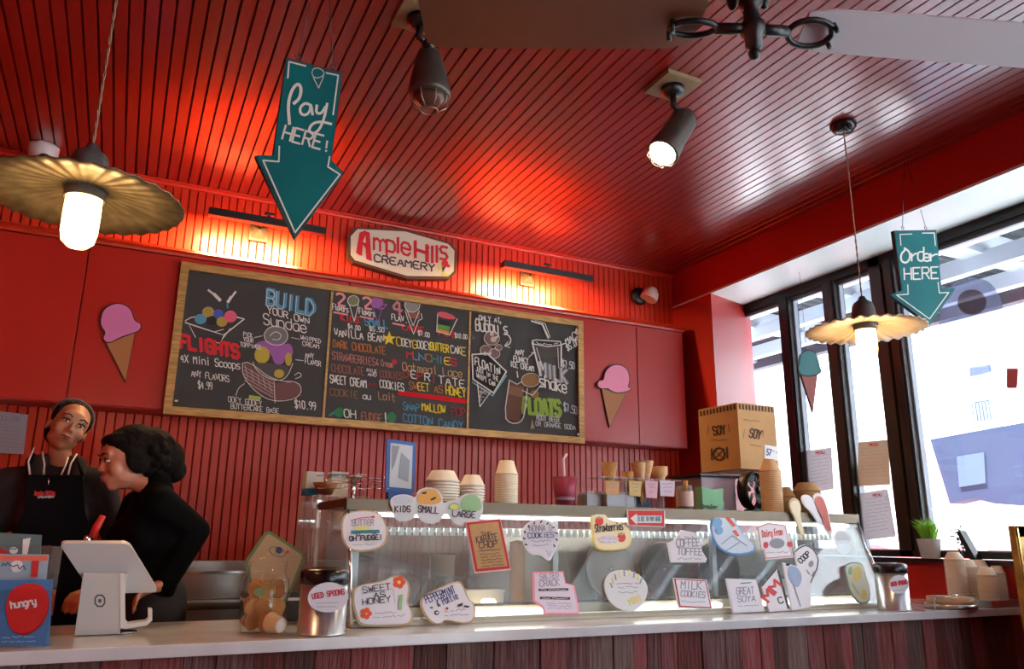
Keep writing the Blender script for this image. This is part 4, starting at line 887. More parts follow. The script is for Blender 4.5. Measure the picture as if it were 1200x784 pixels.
def m17(I):
    I(INK).line([(930, 648), (938, 641), (946, 639), (955, 646), (960, 660), (949, 684)], 1.4, sm=1).text('COOP', (938, 661), (950, 650), 6, 1.4, sm=0); I(GRY).ell(950, 661, 3, 4, 20).line([(944, 668), (948, 673)], 2).line([(954, 670), (951, 675)], 2)
sign('rounded white sign with a dark outline at the right of the case', [(930, 645), (941, 637), (954, 642), (962, 660), (950, 686), (938, 680)], PSg, PAPER, WSG, m17, k_in=.97, sm=1)
def m18(I):
    I(YEL).fill(closed_smooth([(1000, 665), (1009, 663), (1010, 675), (1004, 684), (998, 676)])).fill(closed_smooth([(1010, 690), (1016, 692), (1015, 703), (1008, 702)])); I(GRN).fill(closed_smooth([(994, 664), (999, 664), (998, 674), (993, 674)])); I(GRY).line([(998, 684), (1006, 697)], .8)
sign('yellow and green wavy cut-out sign at the far right end of the case', [(989, 662), (999, 658), (1011, 660), (1014, 672), (1020, 690), (1019.5, 707), (1007, 708), (996, 694), (992, 678)], shift(PSg, .006), mat('green grey edge', (110, 130, 124), .6), mat('pale green card', (214, 222, 196), .5), m18, sm=1)
PT = (Vector((0, YG1-.03, ZCT)), Vector((0, -1, 0)))
for lb, P_, m, m_in in (('pale spoon cut-out sign on top of the right part of the case', [(924, 588), (929, 583), (936, 585), (939, 594), (938, 604), (944, 630), (940, 632), (931, 606), (926, 598)], mat('tan spoon card', (206, 186, 150), .6), mat('cream card', 0)), ('white wavy cut-out sign between the two spoon shapes', [(938, 582), (944, 579), (951, 582), (956, 592), (968, 612), (962, 618), (950, 600), (941, 592)], PAPER, WSG), ('popsicle cut-out sign with a red middle on the case top', [(952, 582), (957, 577), (964, 580), (970, 595), (973, 612), (976, 626), (971, 628), (962, 610), (955, 596)], PAPER, mat('faded red card', (196, 96, 84), .6)), ('icy blue blob sign near the right corner post of the case', [(978, 624), (988, 620), (998, 630), (997, 648), (986, 650), (979, 640)], PAPER, mat('icy card', 0))):
    sign(lb, P_, PT if '582' not in str(P_[0]) or 1 else PT, PAPER if m is PAPER else m, m_in, lambda I: None, sm=1, k_in=.84)
# triple size sign
def m19(I):
    I(mat('vanilla blue', (196, 206, 220), .6)).fill(closed_smooth([(458, 587), (463, 582), (473, 580), (482, 583), (485, 589), (470, 591)])); I(mat('waffle orange', (222, 166, 80), .6)).fill(closed_smooth([(488, 590), (489, 578), (500, 572), (512, 574), (517, 584), (516, 590), (502, 592)]))
    I(INK).fill([(494, 577), (500, 576), (499, 579), (494, 579)]).fill([(504, 585), (510, 582), (511, 584), (505, 587)])
    I(GRN).fill(closed_smooth([(541, 598), (539, 586), (546, 580), (556, 579), (563, 586), (565, 598), (550, 600)])).fill(closed_smooth([(524, 598), (525, 592), (531, 588), (538, 590), (541, 598)])); I(YEL).ell(532, 594, 5, 3)
    I(INK).text('KIDS', (462, 600), (481, 600), 7, 1.2, sm=0).text('SMALL', (489, 600), (514, 602), 7.5, 1.2, sm=0).text('LARGE', (529, 605), (557, 607), 7.5, 1.2)
sign('white sign of three ice cream cups reading KIDS SMALL LARGE on the case', [(456, 589), (460, 582), (470, 579), (480, 580), (487, 584), (489, 575), (499, 571), (511, 572), (518, 579), (519, 590), (524, 588), (530, 586), (537, 586), (541, 580), (552, 578), (564, 583), (567, 596), (563, 608), (558, 617), (538, 616), (531, 612), (524, 601), (520, 603), (513, 614), (494, 613), (488, 600), (482, 611), (464, 611), (461, 600)], (Vector((0, YG1-.022, 0)), Vector((0, -1, 0))), mat('pale grey edge', 0), mat('cup sign card', (214, 216, 222), .5), m19, sm=1, k_in=.985)

# ------------------------------------------------------------------ things on top of the case
ZT0 = ZCT+.0015
def cup_prof(r0, r1, h, lip=.003): return [(0, 0), (r0, 0), (r0, .001), (r1, h-.006), (r1+lip, h-.006), (r1+lip, h), (r1, h)]
def cup_stack(name, label, cat, x, y, z, rb_, rt, hc, n, step, m, segs=28):
    # upturned nested paper cups: wide rim down, the topmost shows its whole side
    o = thing(name, label, cat, (x, y, z))
    for k in range(n):
        zz = z+k*step
        MB().lathe((x, y, zz), [(rb_+.003, 0), (rb_+.003, .006), (rb_, .007), (rt, hc), (rt-.004, hc+.001), (0, hc-.002)] if k == n-1 else [(rb_+.003, 0), (rb_+.003, .006), (rb_, .007), (rb_-(rb_-rt)*min(1, (step*1.5)/hc), step*1.5)], n=segs, cap=(k == n-1)).build('paper_cup', m, o)
    return o
def at_y(y, px): return on(1, y, px, 590).x
def hz(y, px, py): return on(1, y, px, py).z
CUPW = mat('white paper cup', (232, 226, 214), .6)
def stack_px(name, label, cat, y, pxl, pxr, pytop, topw, m, step, hc=None, z=ZT0, row=590):
    xl, xr = on(1, y, pxl, row).x, on(1, y, pxr, row).x; x = (xl+xr)/2
    dep = (Vector((x, y, 1.4))-CAM).dot(fw); rb_ = (pxr-pxl)/F*dep/2; zt = on(1, y, (pxl+pxr)/2, pytop).z; rt = topw/F*dep/2
    hc = hc or rb_*1.25; n = max(1, round((zt-z-hc)/step)+1); step = (zt-z-hc)/max(1, n-1)
    return cup_stack(name, label, cat, x, y, z, rb_, rt, hc, n, step, m)
stack_px('bowl_stack', 'wide stack of upturned white paper bowls left on top of the case', 'bowls', 3.0, 498, 537, 552, 27, CUPW, .012, .045)
stack_px('bowl_stack', 'narrower stack of white paper bowls beside the wide bowl stack', 'bowls', 3.0, 538, 567, 557, 18, CUPW, .012, .045)
stack_px('cup_stack', 'tall stack of cream paper cups on the case left of the milkshake', 'cups', 3.0, 580, 606, 540, 17, CREAMP, .009, .06)
stack_px('cup_stack', 'tall tan paper cup stack in front of the black fan', 'cups', 2.92, 893, 917, 539, 13, mat('tan cup paper', (214, 178, 136), .7), .009, .06)
stack_px('bowl_stack', 'small tan cup stack between the fan and the window', 'cups', 3.05, 913, 932, 571, 9, KRAFT, .012, .05)
stack_px('bowl_stack', 'low tan paper bowl stack in front of the narrow window panes', 'bowls', 3.02, 931, 962, 566, 19, KRAFT, .012, .045)

# milkshake cup
p = on(1, 3.02, 662, 595); z = ZT0; dep = (p-CAM).dot(fw); s_ = dep/F; h = hz(3.02, 662, 557)-z
r = thing('milkshake_cup', 'clear cup of purple berry milkshake with a pink straw on the case', 'drink', (p.x, 3.02, z))
MB().lathe((p.x, 3.02, z), [(0, .004), (10.5*s_, .004), (14.3*s_, h*.93), (0, h*.93)]).build('milkshake', mat('berry shake', (176, 50, 84), .5, noise=.2, scale=30), r)
MB().lathe((p.x, 3.02, z), [(11*s_, 0), (15*s_, h*.95), (16.2*s_, h*.95), (16.2*s_, h), (15.2*s_, h)], cap=False).build('clear_cup', GLASS, r)
MB().lathe((p.x, 3.02, z), [(11.9*s_, h*.2), (12.3*s_, h*.29)], cap=False).build('printed_band', mat('grey print band', (150, 130, 140), .5), r)
MB().tube([(p.x-.01, 3.02, z+h*.5), on(1, 3.02, 661, 556), on(1, 3.02, 660, 538), on(1, 3.02, 664, 532)], .0065).build('straw', mat('straw pink', (236, 190, 200), .4), r)

# clear boxes of napkins / lids
NAP = mat('grey card', (176, 172, 178), .6)
for (a, b, t, y, lb) in ((681, 703, 576, 3.04, 'clear box of folded grey napkins right of the milkshake cup'), (704, 738, 577, 3.0, 'wider clear napkin box beneath the cone rack')):
    xa, xb = at_y(y, a), at_y(y, b); zt = hz(y, (a+b)/2, t)
    r = thing('napkin_box', lb, 'box', ((xa+xb)/2, y, ZT0))
    MB().bb(xa, xb, y-.05, y+.05, ZT0, zt).build('clear_box', ACR, r)
    for k in range(6): MB().bb(xa+.006, xb-.006, y-.042+k*.014, y-.032+k*.014, ZT0+.004, zt-.012-(k % 2)*.006).build('napkin', NAP, r)
# acrylic cone rack
y = 3.0; xa, xb = at_y(y, 699), at_y(y, 792); zr = hz(y, 745, 562)
r = thing('cone_rack', 'clear acrylic rack holding upright cones on the case', 'rack', ((xa+xb)/2, y, ZT0))
MB().bb(xa, xb, y-.05, y+.07, zr-.003, zr+.003).build('top_plate', ACR, r)
for x in (at_y(y, 727), at_y(y, 770)): MB().bb(x-.004, x+.004, y-.05, y+.07, ZT0, zr-.003).build('leg', ACR, r)
WAF = mat('waffle cone', (214, 160, 92), .6, noise=.35, scale=50)
def cone_up(name, label, px, py0, py1, w, kind, m):
    x = at_y(y, px); zt = hz(y, px, py0); dep = (Vector((x, y, zr))-CAM).dot(fw); rr = w/F*dep/2
    o = thing(name, label, 'cone', (x, y, zr-.08))
    if kind == 'cake': MB().lathe((x, y, zr-.07), [(0, 0), (rr*.5, 0), (rr*.62, zt-zr+.02), (rr*.98, zt-zr+.035), (rr, zt-zr+.07), (rr*.9, zt-zr+.07), (rr*.5, zt-zr+.04)]).build('cone', m, o)
    elif kind == 'wrap':
        for k in range(3): MB().lathe((x+(k-1)*.008, y+(k % 2)*.01, zr-.12+k*.006), [(0, 0), (rr*.9, zt-zr+.12)], n=20, wav=.004, nw=3, cap=False, axis=((k-1)*.07, 0, 1)).build('cone', m, o)
    else: MB().lathe((x, y, zr-.11), [(0, 0), (rr, zt-zr+.11), (rr*.93, zt-zr+.108), (0, .02)], n=24).build('cone', m, o)
cone_up('sugar_cone', 'tan pointed cone standing leftmost in the cone rack', 715, 542, 560, 20, 'sugar', WAF)
cone_up('sugar_cone', 'short tan cone, second from the left in the cone rack', 736, 553, 562, 15, 'sugar', WAF)
cone_up('waffle_cone', 'bundle of curled waffle cones third from the left in the rack', 754, 543, 560, 20, 'wrap', mat('pale waffle', (226, 176, 124), .6, noise=.3, scale=60))
cone_up('cake_cone', 'pale flat-bottomed cake cone rightmost in the cone rack', 775, 547, 561, 18, 'cake', mat('cake cone', (222, 180, 130), .6))
for px0, px1, t, b, c, lb in ((709, 726, 563, 580, (206, 160, 110), 'tan price card hanging leftmost from the cone rack'), (737, 752, 563, 582, (216, 186, 120), 'yellow price card hanging from the cone rack'), (756, 771, 563, 584, (224, 176, 190), 'pink price card hanging from the cone rack'), (773, 791, 563, 582, (214, 200, 216), 'pale lilac price card hanging rightmost from the cone rack')):
    pl = ypl(2.945); P_ = [(px0, t), (px1, t+1), (px1-1, b), (px0+1, b-1)]
    o = thing('price_card', lb, 'card', pp((px0+px1)/2, (t+b)/2, pl)); board('card', colmat(c), o, P_, pl, .002)
    k = Inkl(pl, .001); k.scribble((px0+3, t+5), (px1-3, t+5), 2, .6).scribble((px0+4, t+9), (px1-4, t+9), 2, .6).scribble((px0+5, t+14), (px1-5, t+14), 2, .6); k.build('lettering', GRY, o)
x = at_y(3.03, 751); q = thing('blue_box', 'small dark blue box under the cone rack', 'box', (x, 3.04, ZT0)); MB().bb(at_y(3.03, 741), at_y(3.03, 760), 3.02, 3.09, ZT0, hz(3.03, 750, 583)).build('body', mat('navy card', (52, 60, 92), .6), q, bevel=.002); MB().bb(at_y(3.03, 741)-.001, at_y(3.03, 760)+.001, 3.019, 3.091, hz(3.03, 750, 583)-.0, hz(3.03, 750, 583)+.004).build('lid', mat('navy card', 0), q)
# jar and green tin
y = 3.0; x = at_y(y, 803); h = hz(y, 803, 569)-ZT0
r = thing('glass_jar', 'glass jar with a pink label between the cone rack and green bag', 'jar', (x, y, ZT0))
MB().lathe((x, y, ZT0), [(0, 0), (.036, 0), (.038, h*.8), (.034, h*.86), (.036, h)], cap=False).build('glass', ACR, r)
MB().lathe((x, y, ZT0), [(.0385, h*.15), (.0395, h*.75)], n=24, cap=False).build('label', mat('blush label', (220, 190, 180), .6), r)
MB().lathe((x, y, ZT0), [(0, .004), (.033, .004), (.033, h*.7), (0, h*.7)]).build('contents', mat('jar contents', (190, 170, 160), .7), r)
MB().tube([(x, y, ZT0+h*.6), (x+.008, y, ZT0+h*1.2)], .01).build('wafer', WAF, r)
xa, xb = at_y(y, 819), at_y(y, 844)
r = thing('green_bag', 'mint green bag with dark writing standing on the case', 'bag', ((xa+xb)/2, y, ZT0)); MINT = mat('mint bag', (120, 186, 140), .6)
q = MB(); zt = hz(y, 830, 571); q.prism([Vector((xa+.006, y-.02, ZT0)), Vector((xb-.004, y-.02, ZT0)), Vector((xb+.002, y-.026, zt-.004)), Vector(((xa+xb)/2, y-.026, zt-.012)), Vector((xa, y-.026, zt))], (0, .05, 0)); q.build('body', MINT, r, bevel=.003)
k = Inkl(ypl(y-.03), .002); k.text('Cone Town', (822, 595), (840, 596), 4, .9); k.build('lettering', INK, r)
MB().tube([(xb, y, ZT0+.05), (xb+.02, y, ZT0+.045), (xb+.018, y, ZT0+.015), (xb, y, ZT0+.01)], .003).build('handle', PAPER, r)
# plastic tub, cardboard box, fan
y = 3.06
xa, xb = at_y(y, 828), at_y(y, 868); zt = hz(y, 850, 556)
r = thing('plastic_tub', 'frosted plastic tub with a black lid under the cardboard box', 'tub', ((xa+xb)/2, y+.1, ZT0))
MB().bb(xa, xb, y+.03, y+.24, ZT0, zt-.012).build('tub_body', mat('pinkish frosted plastic', (150, 130, 146), .4), r, bevel=.006)
MB().bb(xa-.02, xb+.06, y+.01, y+.26, zt-.010, zt+.0).build('black_lid', BLACK, r)
zb = zt+.002
cc = on(2, zb, 869, 552)
sc2 = (3.12-0)/cc.y if cc.y else 1
cx, cy = CAM.x+(cc.x-CAM.x)*1, cc.y
fy = 3.10; c0 = on(1, fy, 868.5, 549); zb = max(zb, c0.z)
dl = Vector((-.62, .78, 0)).normalized(); dr = Vector((.80, .6, 0)).normalized(); wl, wr_ = .27, .23; ztop = on(1, fy, 868, 472).z
r = thing('cardboard_box', 'brown cardboard box printed SOY on top of the plastic tub', 'box', (c0.x, fy+.1, zb))
def solve_len(d, px, py):
    lo, hi = .02, .8
    for _ in range(40):
        md = (lo+hi)/2; P_ = Vector((c0.x, fy, zb))+d*md-CAM; x_ = 600+F*P_.dot(RT)/P_.dot(fw)
        if (x_ < px) == (d.x > 0): lo = md
        else: hi = md
    return lo
dl = Vector((0, 1, 0)); dr = Vector((1, 0, 0))
wl = solve_len(dl, 822, 551); wr_ = solve_len(dr, 913, 553)
O = Vector((c0.x, fy, zb))
KB = mat('box cardboard', (190, 148, 98), .8, noise=.1, scale=8)
MB().prism([O, O+dl*wl, O+dl*wl+dr*wr_, O+dr*wr_], (0, 0, ztop-zb)).build('body', KB, r)
MB().prism([O+Vector((0, 0, ztop-zb+.001))+v for v in (dl*wl*.5, dl*wl, dl*wl+dr*wr_, dr*wr_+dl*wl*.5)], (0, 0, .004)).build('top_flap', KB, r)
BR = mat('brown print', (70, 46, 34), .8)
for (d, ww, nrm) in ((dl, wl, Vector((-dl.y, dl.x, 0))), (dr, wr_, Vector((dr.y, -dr.x, 0)))):
    if nrm.dot(CAM-O) < 0: nrm = -nrm
    pl = (O, nrm); q = MB(); H_ = ztop-zb
    for k in range(11): a = ww*(.04+k*.086); q.face([O+d*a+Vector((0, 0, H_*.9))+nrm*.001, O+d*(a+ww*.05)+Vector((0, 0, H_*.9))+nrm*.001, O+d*(a+ww*.05)+Vector((0, 0, H_*.98))+nrm*.001, O+d*a+Vector((0, 0, H_*.98))+nrm*.001])
    q.build('printed_band', BR, r)
k = Inkl((O, Vector((-dl.y, dl.x, 0)) if Vector((-dl.y, dl.x, 0)).dot(CAM-O) > 0 else Vector((dl.y, -dl.x, 0))), .002)
k.text('SOY', (836, 510), (851, 508), 10, 1.8, sm=1).line([(831, 499), (829, 509)], .5).line([(854, 497), (855, 506)], .5).scribble((834, 517), (852, 516), 1.5, .5)
k.line(ellpts(843, 532, 6.5, 7), 2, True).line([(837, 527), (849, 538)], 1.2).line([(849, 526), (837, 538)], 1.2).line([(834, 526), (834.6, 539)], 1.6).line([(852, 524), (852.6, 537)], 1.6); k.build('printing', BR, r)
k = Inkl((O, Vector((dr.y, -dr.x, 0)) if Vector((dr.y, -dr.x, 0)).dot(CAM-O) > 0 else Vector((-dr.y, dr.x, 0))), .002)
k.text('SOY', (877, 512), (891, 515), 10, 1.8, sm=1).scribble((878, 522), (892, 524), 1.5, .5).line([(872, 503), (871, 513)], .5).line([(894, 504), (894, 512)], .5).scribble((871, 492), (890, 495), 1.2, .5); k.build('printing', BR, r)
k = Inkl((O, Vector((dr.y, -dr.x, 0)) if Vector((dr.y, -dr.x, 0)).dot(CAM-O) > 0 else Vector((-dr.y, dr.x, 0))), .003); k.fill([(895.5, 521), (911, 524), (911, 540), (895.5, 537)]); k.build('white_label', PAPER, r)
k = Inkl((O, Vector((dr.y, -dr.x, 0)) if Vector((dr.y, -dr.x, 0)).dot(CAM-O) > 0 else Vector((-dr.y, dr.x, 0))), .005); k.text('57', (897, 533), (902, 534), 7, 1.2, sm=0).scribble((904, 532), (910, 533), 5, .6); k.build('label_print', INKB, r)
c = on(1, 3.05, 882, 575)
r = thing('desk_fan', 'black round desk fan beside the cardboard box on the case', 'fan', (c.x, 3.05, ZT0))
rf = 21.5/F*(c-CAM).dot(fw); ax = Vector((.25, -1, 0)).normalized()
MB().lathe(c, [(rf*1.0, -.03), (rf*1.05, -.012), (rf*1.05, .012), (rf*1.0, .03), (rf*.94, .03), (rf*.94, -.03), (rf*1.0, -.03)], n=36, axis=ax, cap=False).build('ring', BLACK, r)
q = MB()
a_ = ax.orthogonal().normalized(); b_ = ax.cross(a_)
for k in range(28):
    t = k*2*math.pi/28; v = a_*math.cos(t)+b_*math.sin(t); v2 = a_*math.cos(t+.35)+b_*math.sin(t+.35); q.tube([c+ax*.034+v*rf*.22, c+ax*.032+v2*rf*.95], .0012, 4)
q.build('grille', mat('grey wire', (120, 126, 130), .3, .8), r)['kind'] = 'stuff'
MB().lathe(c, [(0, .028), (rf*.24, .028), (rf*.2, .04), (0, .042)], n=20, axis=ax).build('hub', BLACK, r)
for k in range(5):
    t = k*2*math.pi/5; v = a_*math.cos(t)+b_*math.sin(t); w_ = a_*math.cos(t+.7)+b_*math.sin(t+.7)
    q = MB(); q.prism([c+v*rf*.15, c+v*rf*.88+ax*.008, c+w_*rf*.85-ax*.008, c+w_*rf*.2], ax*.002); q.build('blade', BLACK, r)
MB().bb(c.x-.035, c.x+.035, 3.02, 3.08, ZT0, max(ZT0+.012, c.z-rf*1.0)).build('foot', BLACK, r)

# blue framed photo
pl = ypl(3.05); P_ = [(453.5, 514), (487.5, 519), (485.5, 578.5), (451.5, 575.5)]
r = thing('framed_photo', 'small blue plastic frame with a grey picture standing on the case', 'frame', (pp(469, 577, pl).x, 3.05, pp(469, 577, pl).z))
board('frame', mat('royal blue plastic', (24, 82, 168), .35), r, P_, pl, .012, .0)
k = Inkl(pl, .002); k.fill([(457.5, 519), (483.5, 522.5), (482, 573), (456, 570.5)]); k.build('picture', mat('grey glossy print', (188, 196, 206), .2), r)
k = Inkl(pl, .0035); k.fill([(459, 522), (468, 523), (462, 545), (458.5, 552)]).fill([(470, 530), (480, 540), (478, 565), (466, 560)]); k.build('picture_shading', mat('grey print tone', (130, 138, 150), .3), r)
a = pp(468, 577, pl); MB().bb(a.x-.05, a.x+.05, 3.035, 3.075, ZT0, max(a.z, ZT0+.01)).build('foot', mat('royal blue plastic', 0), r)

# waffle boxes, tall acrylic cabinet and dispenser behind the left end of the case
YB2 = 3.38
xa, xb = on(1, YB2, 362, 640).x, on(1, YB2, 430, 640).x; zt = hz(YB2, 380, 574); ztb = hz(YB2, 380, 582)
r = thing('acrylic_cabinet', 'tall clear acrylic cabinet with white edges behind the left end of the case', 'cabinet', ((xa+xb)/2, YB2+.1, ZK))
stand = tag(MB().bb(xa-.06, xb+.1, YB2-.02, YB2+.28, 0, ZK-.001).build('side_cabinet', mat('grey side unit', (120, 112, 104), .5), bevel=.004), 'low grey unit behind the left end of the counter', 'cabinet')
zz = ZK+.001
WE = mat('white edge strip', (226, 224, 222), .5)
for x in (xa, xb): MB().bb(x-.003, x+.003, YB2, YB2+.26, zz, ztb).build('side_panel', ACR, r)
MB().bb(xa, xb, YB2, YB2+.26, ztb, ztb+.006).build('top_panel', ACR, r)
MB().bb(xa, xb, YB2+.257, YB2+.263, zz, ztb).build('back_panel', ACR, r)
x = on(1, YB2, 372, 620).x; MB().bb(x-.008, x+.008, YB2-.006, YB2+.002, zz, ztb+.01).build('white_post', WE, r)
MB().bb(x-.012, x+.016, YB2-.014, YB2-.006, ztb-.045, ztb-.015).build('latch', CHROME, r)
for k in range(3): MB().bb(xa+.01, xb-.01, YB2+.02, YB2+.24, zz+.08+k*.12, zz+.084+k*.12).build('shelf', ACR, r)
wc = thing('waffle_cone', 'stack of golden waffle cones inside the clear cabinet by the case', 'cone', (on(1, YB2, 398, 640).x, YB2+.12, zz+.085))
for k in range(9): MB().lathe((on(1, YB2, 392, 640).x+.03, YB2+.12, zz+.085+k*.034), [(.0, 0), (.02, .01), (.034, .045)], n=16, cap=False).build('cone', WAF, wc)
ctp = ztb+.007
for (p0, p1, t, col, lb, dy) in ((357, 377, 553, (200, 206, 206), 'white and blue carton on the clear cabinet, the left one', .1), (386, 406, 553, (214, 200, 180), 'cream carton with a blue stripe on the clear cabinet behind the chrome stand', .16)):
    xa_, xb_ = on(1, YB2+dy, p0, 560).x, on(1, YB2+dy, p1, 560).x; h = hz(YB2+dy, p0, t)
    r = thing('small_carton', lb, 'box', ((xa_+xb_)/2, YB2+dy, ctp)); MB().bb(xa_, xb_, YB2+dy-.04, YB2+dy+.04, ctp, h).build('body', colmat(col), r, bevel=.002)
    zb_ = ctp if dy < .12 else h-.025
    MB().bb(xa_-.001, xb_+.001, YB2+dy-.041, YB2+dy+.041, zb_, zb_+(.028 if dy < .12 else .014)).build('blue_band', mat('band blue', (24, 110, 160), .5), r)
p = on(1, YB2+.06, 375, 568)
r = thing('wafer_basket', 'brown scalloped wafer basket between the two small cartons', 'basket', (p.x, YB2+.05, ctp))
MB().lathe((p.x+.01, YB2+.0, ctp+.001), [(0, 0), (.03, 0), (.055, .05), (.05, .05), (.0, .01)], n=8).build('basket', mat('brown wafer', (150, 92, 48), .6, noise=.3, scale=40), r)
# chrome cone dispenser stand
y = 3.12; p = on(1, y, 413, 585); zb = ZT0; zt = hz(y, 413, 558)
r = thing('chrome_stand', 'chrome stand with a ring of small wire loops on the left of the case top', 'stand', (p.x, y, zb))
MB().lathe((p.x, y, zb), [(0, 0), (.05, 0), (.05, .008), (.012, .014), (.011, zt-zb-.012), (.035, zt-zb-.008), (.035, zt-zb+.004), (0, zt-zb+.008)]).build('post', CHROME, r)
q = MB()
for k in range(12):
    a = k*math.pi/6; v = Vector((math.cos(a), math.sin(a), 0)); b0 = Vector((p.x, y, zt-.004-(k % 3)*.022)); e_ = b0+v*.12
    q.tube([b0+v*.02, e_], .0016, 5); sd = Vector((-v.y, v.x, 0)); q.tube([e_+v*.014*(1-math.cos(t))+sd*.014*math.sin(t) for t in [i*math.pi/5 for i in range(11)]], .0016, 5)
q.build('wire_loops', CHROME, r)

# ------------------------------------------------------------------ on the counter, left
# brochure rack
yb_ = 2.56; zk = ZK+.0015
r = thing('brochure_rack', 'clear three tier brochure rack at the left end of the counter', 'rack', (-.25, yb_+.05, zk))
tiers = [(757.5, 679, -2, 60, 0), (700, 660, -6, 55, .05), (668, 626, -10, 50, .10)]
for i, (b, t, l_, rr_, dy) in enumerate(tiers):
    y = yb_+dy; x0, x1 = on(1, y, -20, 700).x, on(1, y, 61-i*5, 700).x
    MB().bb(x0, x1, y, y+.003, zk, hz(y, 30, t+12)).build('front_panel', GLASS, r)
    MB().bb(x1-.003, x1, y, yb_+.16, zk, hz(y, 30, t+12)).build('side_panel', GLASS, r)
x0, x1 = on(1, yb_, -20, 700).x, on(1, yb_, 61, 700).x
MB().bb(x0, x1, yb_+.158, yb_+.161, zk, hz(yb_+.1, 30, 640)).build('back_panel', ACR, r)
def brochure(label, y, poly, col, fn):
    pl = ypl(y); c = centroid(poly); o = thing('brochure', label, 'brochure', pp(c[0], c[1], pl))
    board('booklet', colmat(col), o, poly, pl, .008); ly = {}
    def I(m):
        if m.name not in ly: ly[m.name] = (Inkl(pl, .0014+.0006*len(ly)), m)
        return ly[m.name][0]
    fn(I)
    for nm, (k, m) in ly.items(): k.build('cover_print', m, o)
def b1(I):
    blob = closed_smooth([(6, 710), (12, 692), (26, 684), (44, 683), (56, 692), (57, 712), (50, 729), (36, 741), (22, 743), (10, 735)], 2)
    I(mat('flyer dark red', (150, 24, 26), .4)).fill([(x+1, y+2) for x, y in blob]); I(mat('flyer red', (206, 38, 34), .4)).fill(blob)
    I(PAPER).text('hungry?', (13, 713), (48, 707), 8, 2.0, sm=1); I(mat('flyer pale blue', (150, 190, 226), .5)).scribble((3, 748), (42, 746), 2, .9).scribble((2, 753), (42, 752), 2, .8)
brochure('blue brochure with a red blob reading hungry in the front tier', yb_+.014, [(-8, 757), (-3, 680), (62, 679), (57, 757)], (64, 116, 172), b1)
def b2(I): I(mat('flyer coral', (222, 110, 90), .5)).fill([(-6, 651), (56, 651), (56, 657), (-6, 657)]); I(PAPER).fill(closed_smooth([(12, 658), (26, 656), (28, 668), (14, 672)])); I(mat('flyer red', 0)).text('PLAY', (42, 668), (44, 656), 0.1, .1); I(INKR).fill([(38, 657), (46, 657), (44, 676), (36, 676)]); I(INKB).scribble((2, 664), (30, 668), 6, 1.2)
brochure('pale brochure with a coral stripe in the middle tier', yb_+.064, [(-8, 700), (-6, 649), (57, 650), (52, 700)], (150, 176, 196), b2)
def b3(I): I(PAPER).text('TOP DISK', (26, 650), (28, 630), .1, .1).fill([(27, 632), (36, 630), (32, 650), (26, 650)]); I(INKR).ell(4, 646, 5, 4); I(PAPER).ell(16, 645, 5, 4); I(BLUM).scribble((4, 645), (24, 645), 4, 1.2)
brochure('grey green brochure with white vertical letters in the rear tier', yb_+.114, [(-8, 668), (-6, 624), (49, 627), (46, 668)], (92, 112, 118), b3)

# tablet point of sale stand
WP = mat('white plastic', (188, 188, 190), .35)
yy_ = 2.83; O = on(2, zk, 118, 741)
sq = lambda v: v
y0 = 2.80
bl_ = on(2, zk, 92, 739); brr = on(2, zk, 146, 740)
P = lambda px, py, y=y0: on(1, y, px, py)
r = thing('tablet_register', 'white tablet register on a curved stand seen from behind on the counter', 'tablet', (.03, 2.9, zk))
A1, A2, A3, A4 = P(91, 736), P(141, 737), P(150, 672), P(95, 671)
z0 = zk+.001; xL_, xR_ = (A1.x+A4.x)/2, (A2.x+A3.x)/2; zT_ = (A3.z+A4.z)/2
# C-shaped stand: back plate, base plate bent as a U seen from the side
prof = [(0, z0), (.15, z0), (.158, z0+.006), (.158, z0+.05), (.15, z0+.05), (.148, z0+.014), (.012, z0+.014), (.012, zT_-.02), (.05, zT_-.01), (.05, zT_), (.004, zT_), (0, zT_-.004)]
xm_ = (xL_+xR_)/2
MB().prism([Vector((xL_, y0+a, b)) for a, b in prof], (xR_-xL_, 0, 0)).build('stand', WP, r, bevel=.002)
# side arm going right/back
pc_ = ypl(y0-.002)
board('curved_base', mat('bright white plastic', (222, 222, 222), .35), r, [(141, 672), (146, 672), (147, 728), (150, 731), (171, 728), (174, 725), (174, 714), (178.5, 714), (178.5, 727), (172, 733), (147, 737), (141, 736)], pc_, .07, 0)
MB().lathe((xR_+.0, y0+.06, zk), [(0, 0), (.05, 0), (.05, .003), (0, .003)]).build('foot_pad', CHROME, r)
T1, T2, T3, T4 = P(69, 637, y0-.02), P(151, 637, y0-.0), P(186, 694, y0+.10), P(106, 692, y0+.07)
nrm = (T2-T1).cross(T4-T1).normalized(); nrm = nrm if nrm.y > 0 else -nrm
def rounded(Q, k=.1):
    out = []
    for i in range(4):
        a, b, c = Q[i-1], Q[i], Q[(i+1) % 4]
        for t in (0, .25, .5, .75, 1): u = b+(a-b)*k*(1-t)**2*1+(c-b)*k*t**2; out.append(u)
    return out
T4 = T1+(T3-T2)
MB().prism(rounded([T1, T2, T3, T4]), nrm*.018).build('tablet_shell', mat('silver shell', (196, 196, 200), .35, .2), r)
MB().prism(rounded([T1+nrm*.0185, T2+nrm*.0185, T3+nrm*.0185, T4+nrm*.0185]), nrm*.002).build('screen', BLACK, r)
k = Inkl((Vector((0, y0, 0)), Vector((0, -1, 0))), .001)
cq = ((91+141)/2+1, 704); k.line(closed_smooth([(cq[0]-5.5, cq[1]-6.5), (cq[0]+5.5, cq[1]-6.5), (cq[0]+5.5, cq[1]+6.5), (cq[0]-5.5, cq[1]+6.5)], 1), 1.8, True).fill([(cq[0]-1.8, cq[1]-2), (cq[0]+1.8, cq[1]-2), (cq[0]+1.8, cq[1]+2), (cq[0]-1.8, cq[1]+2)]); k.build('square_emblem', mat('grey emblem', (70, 70, 74), .5), r)

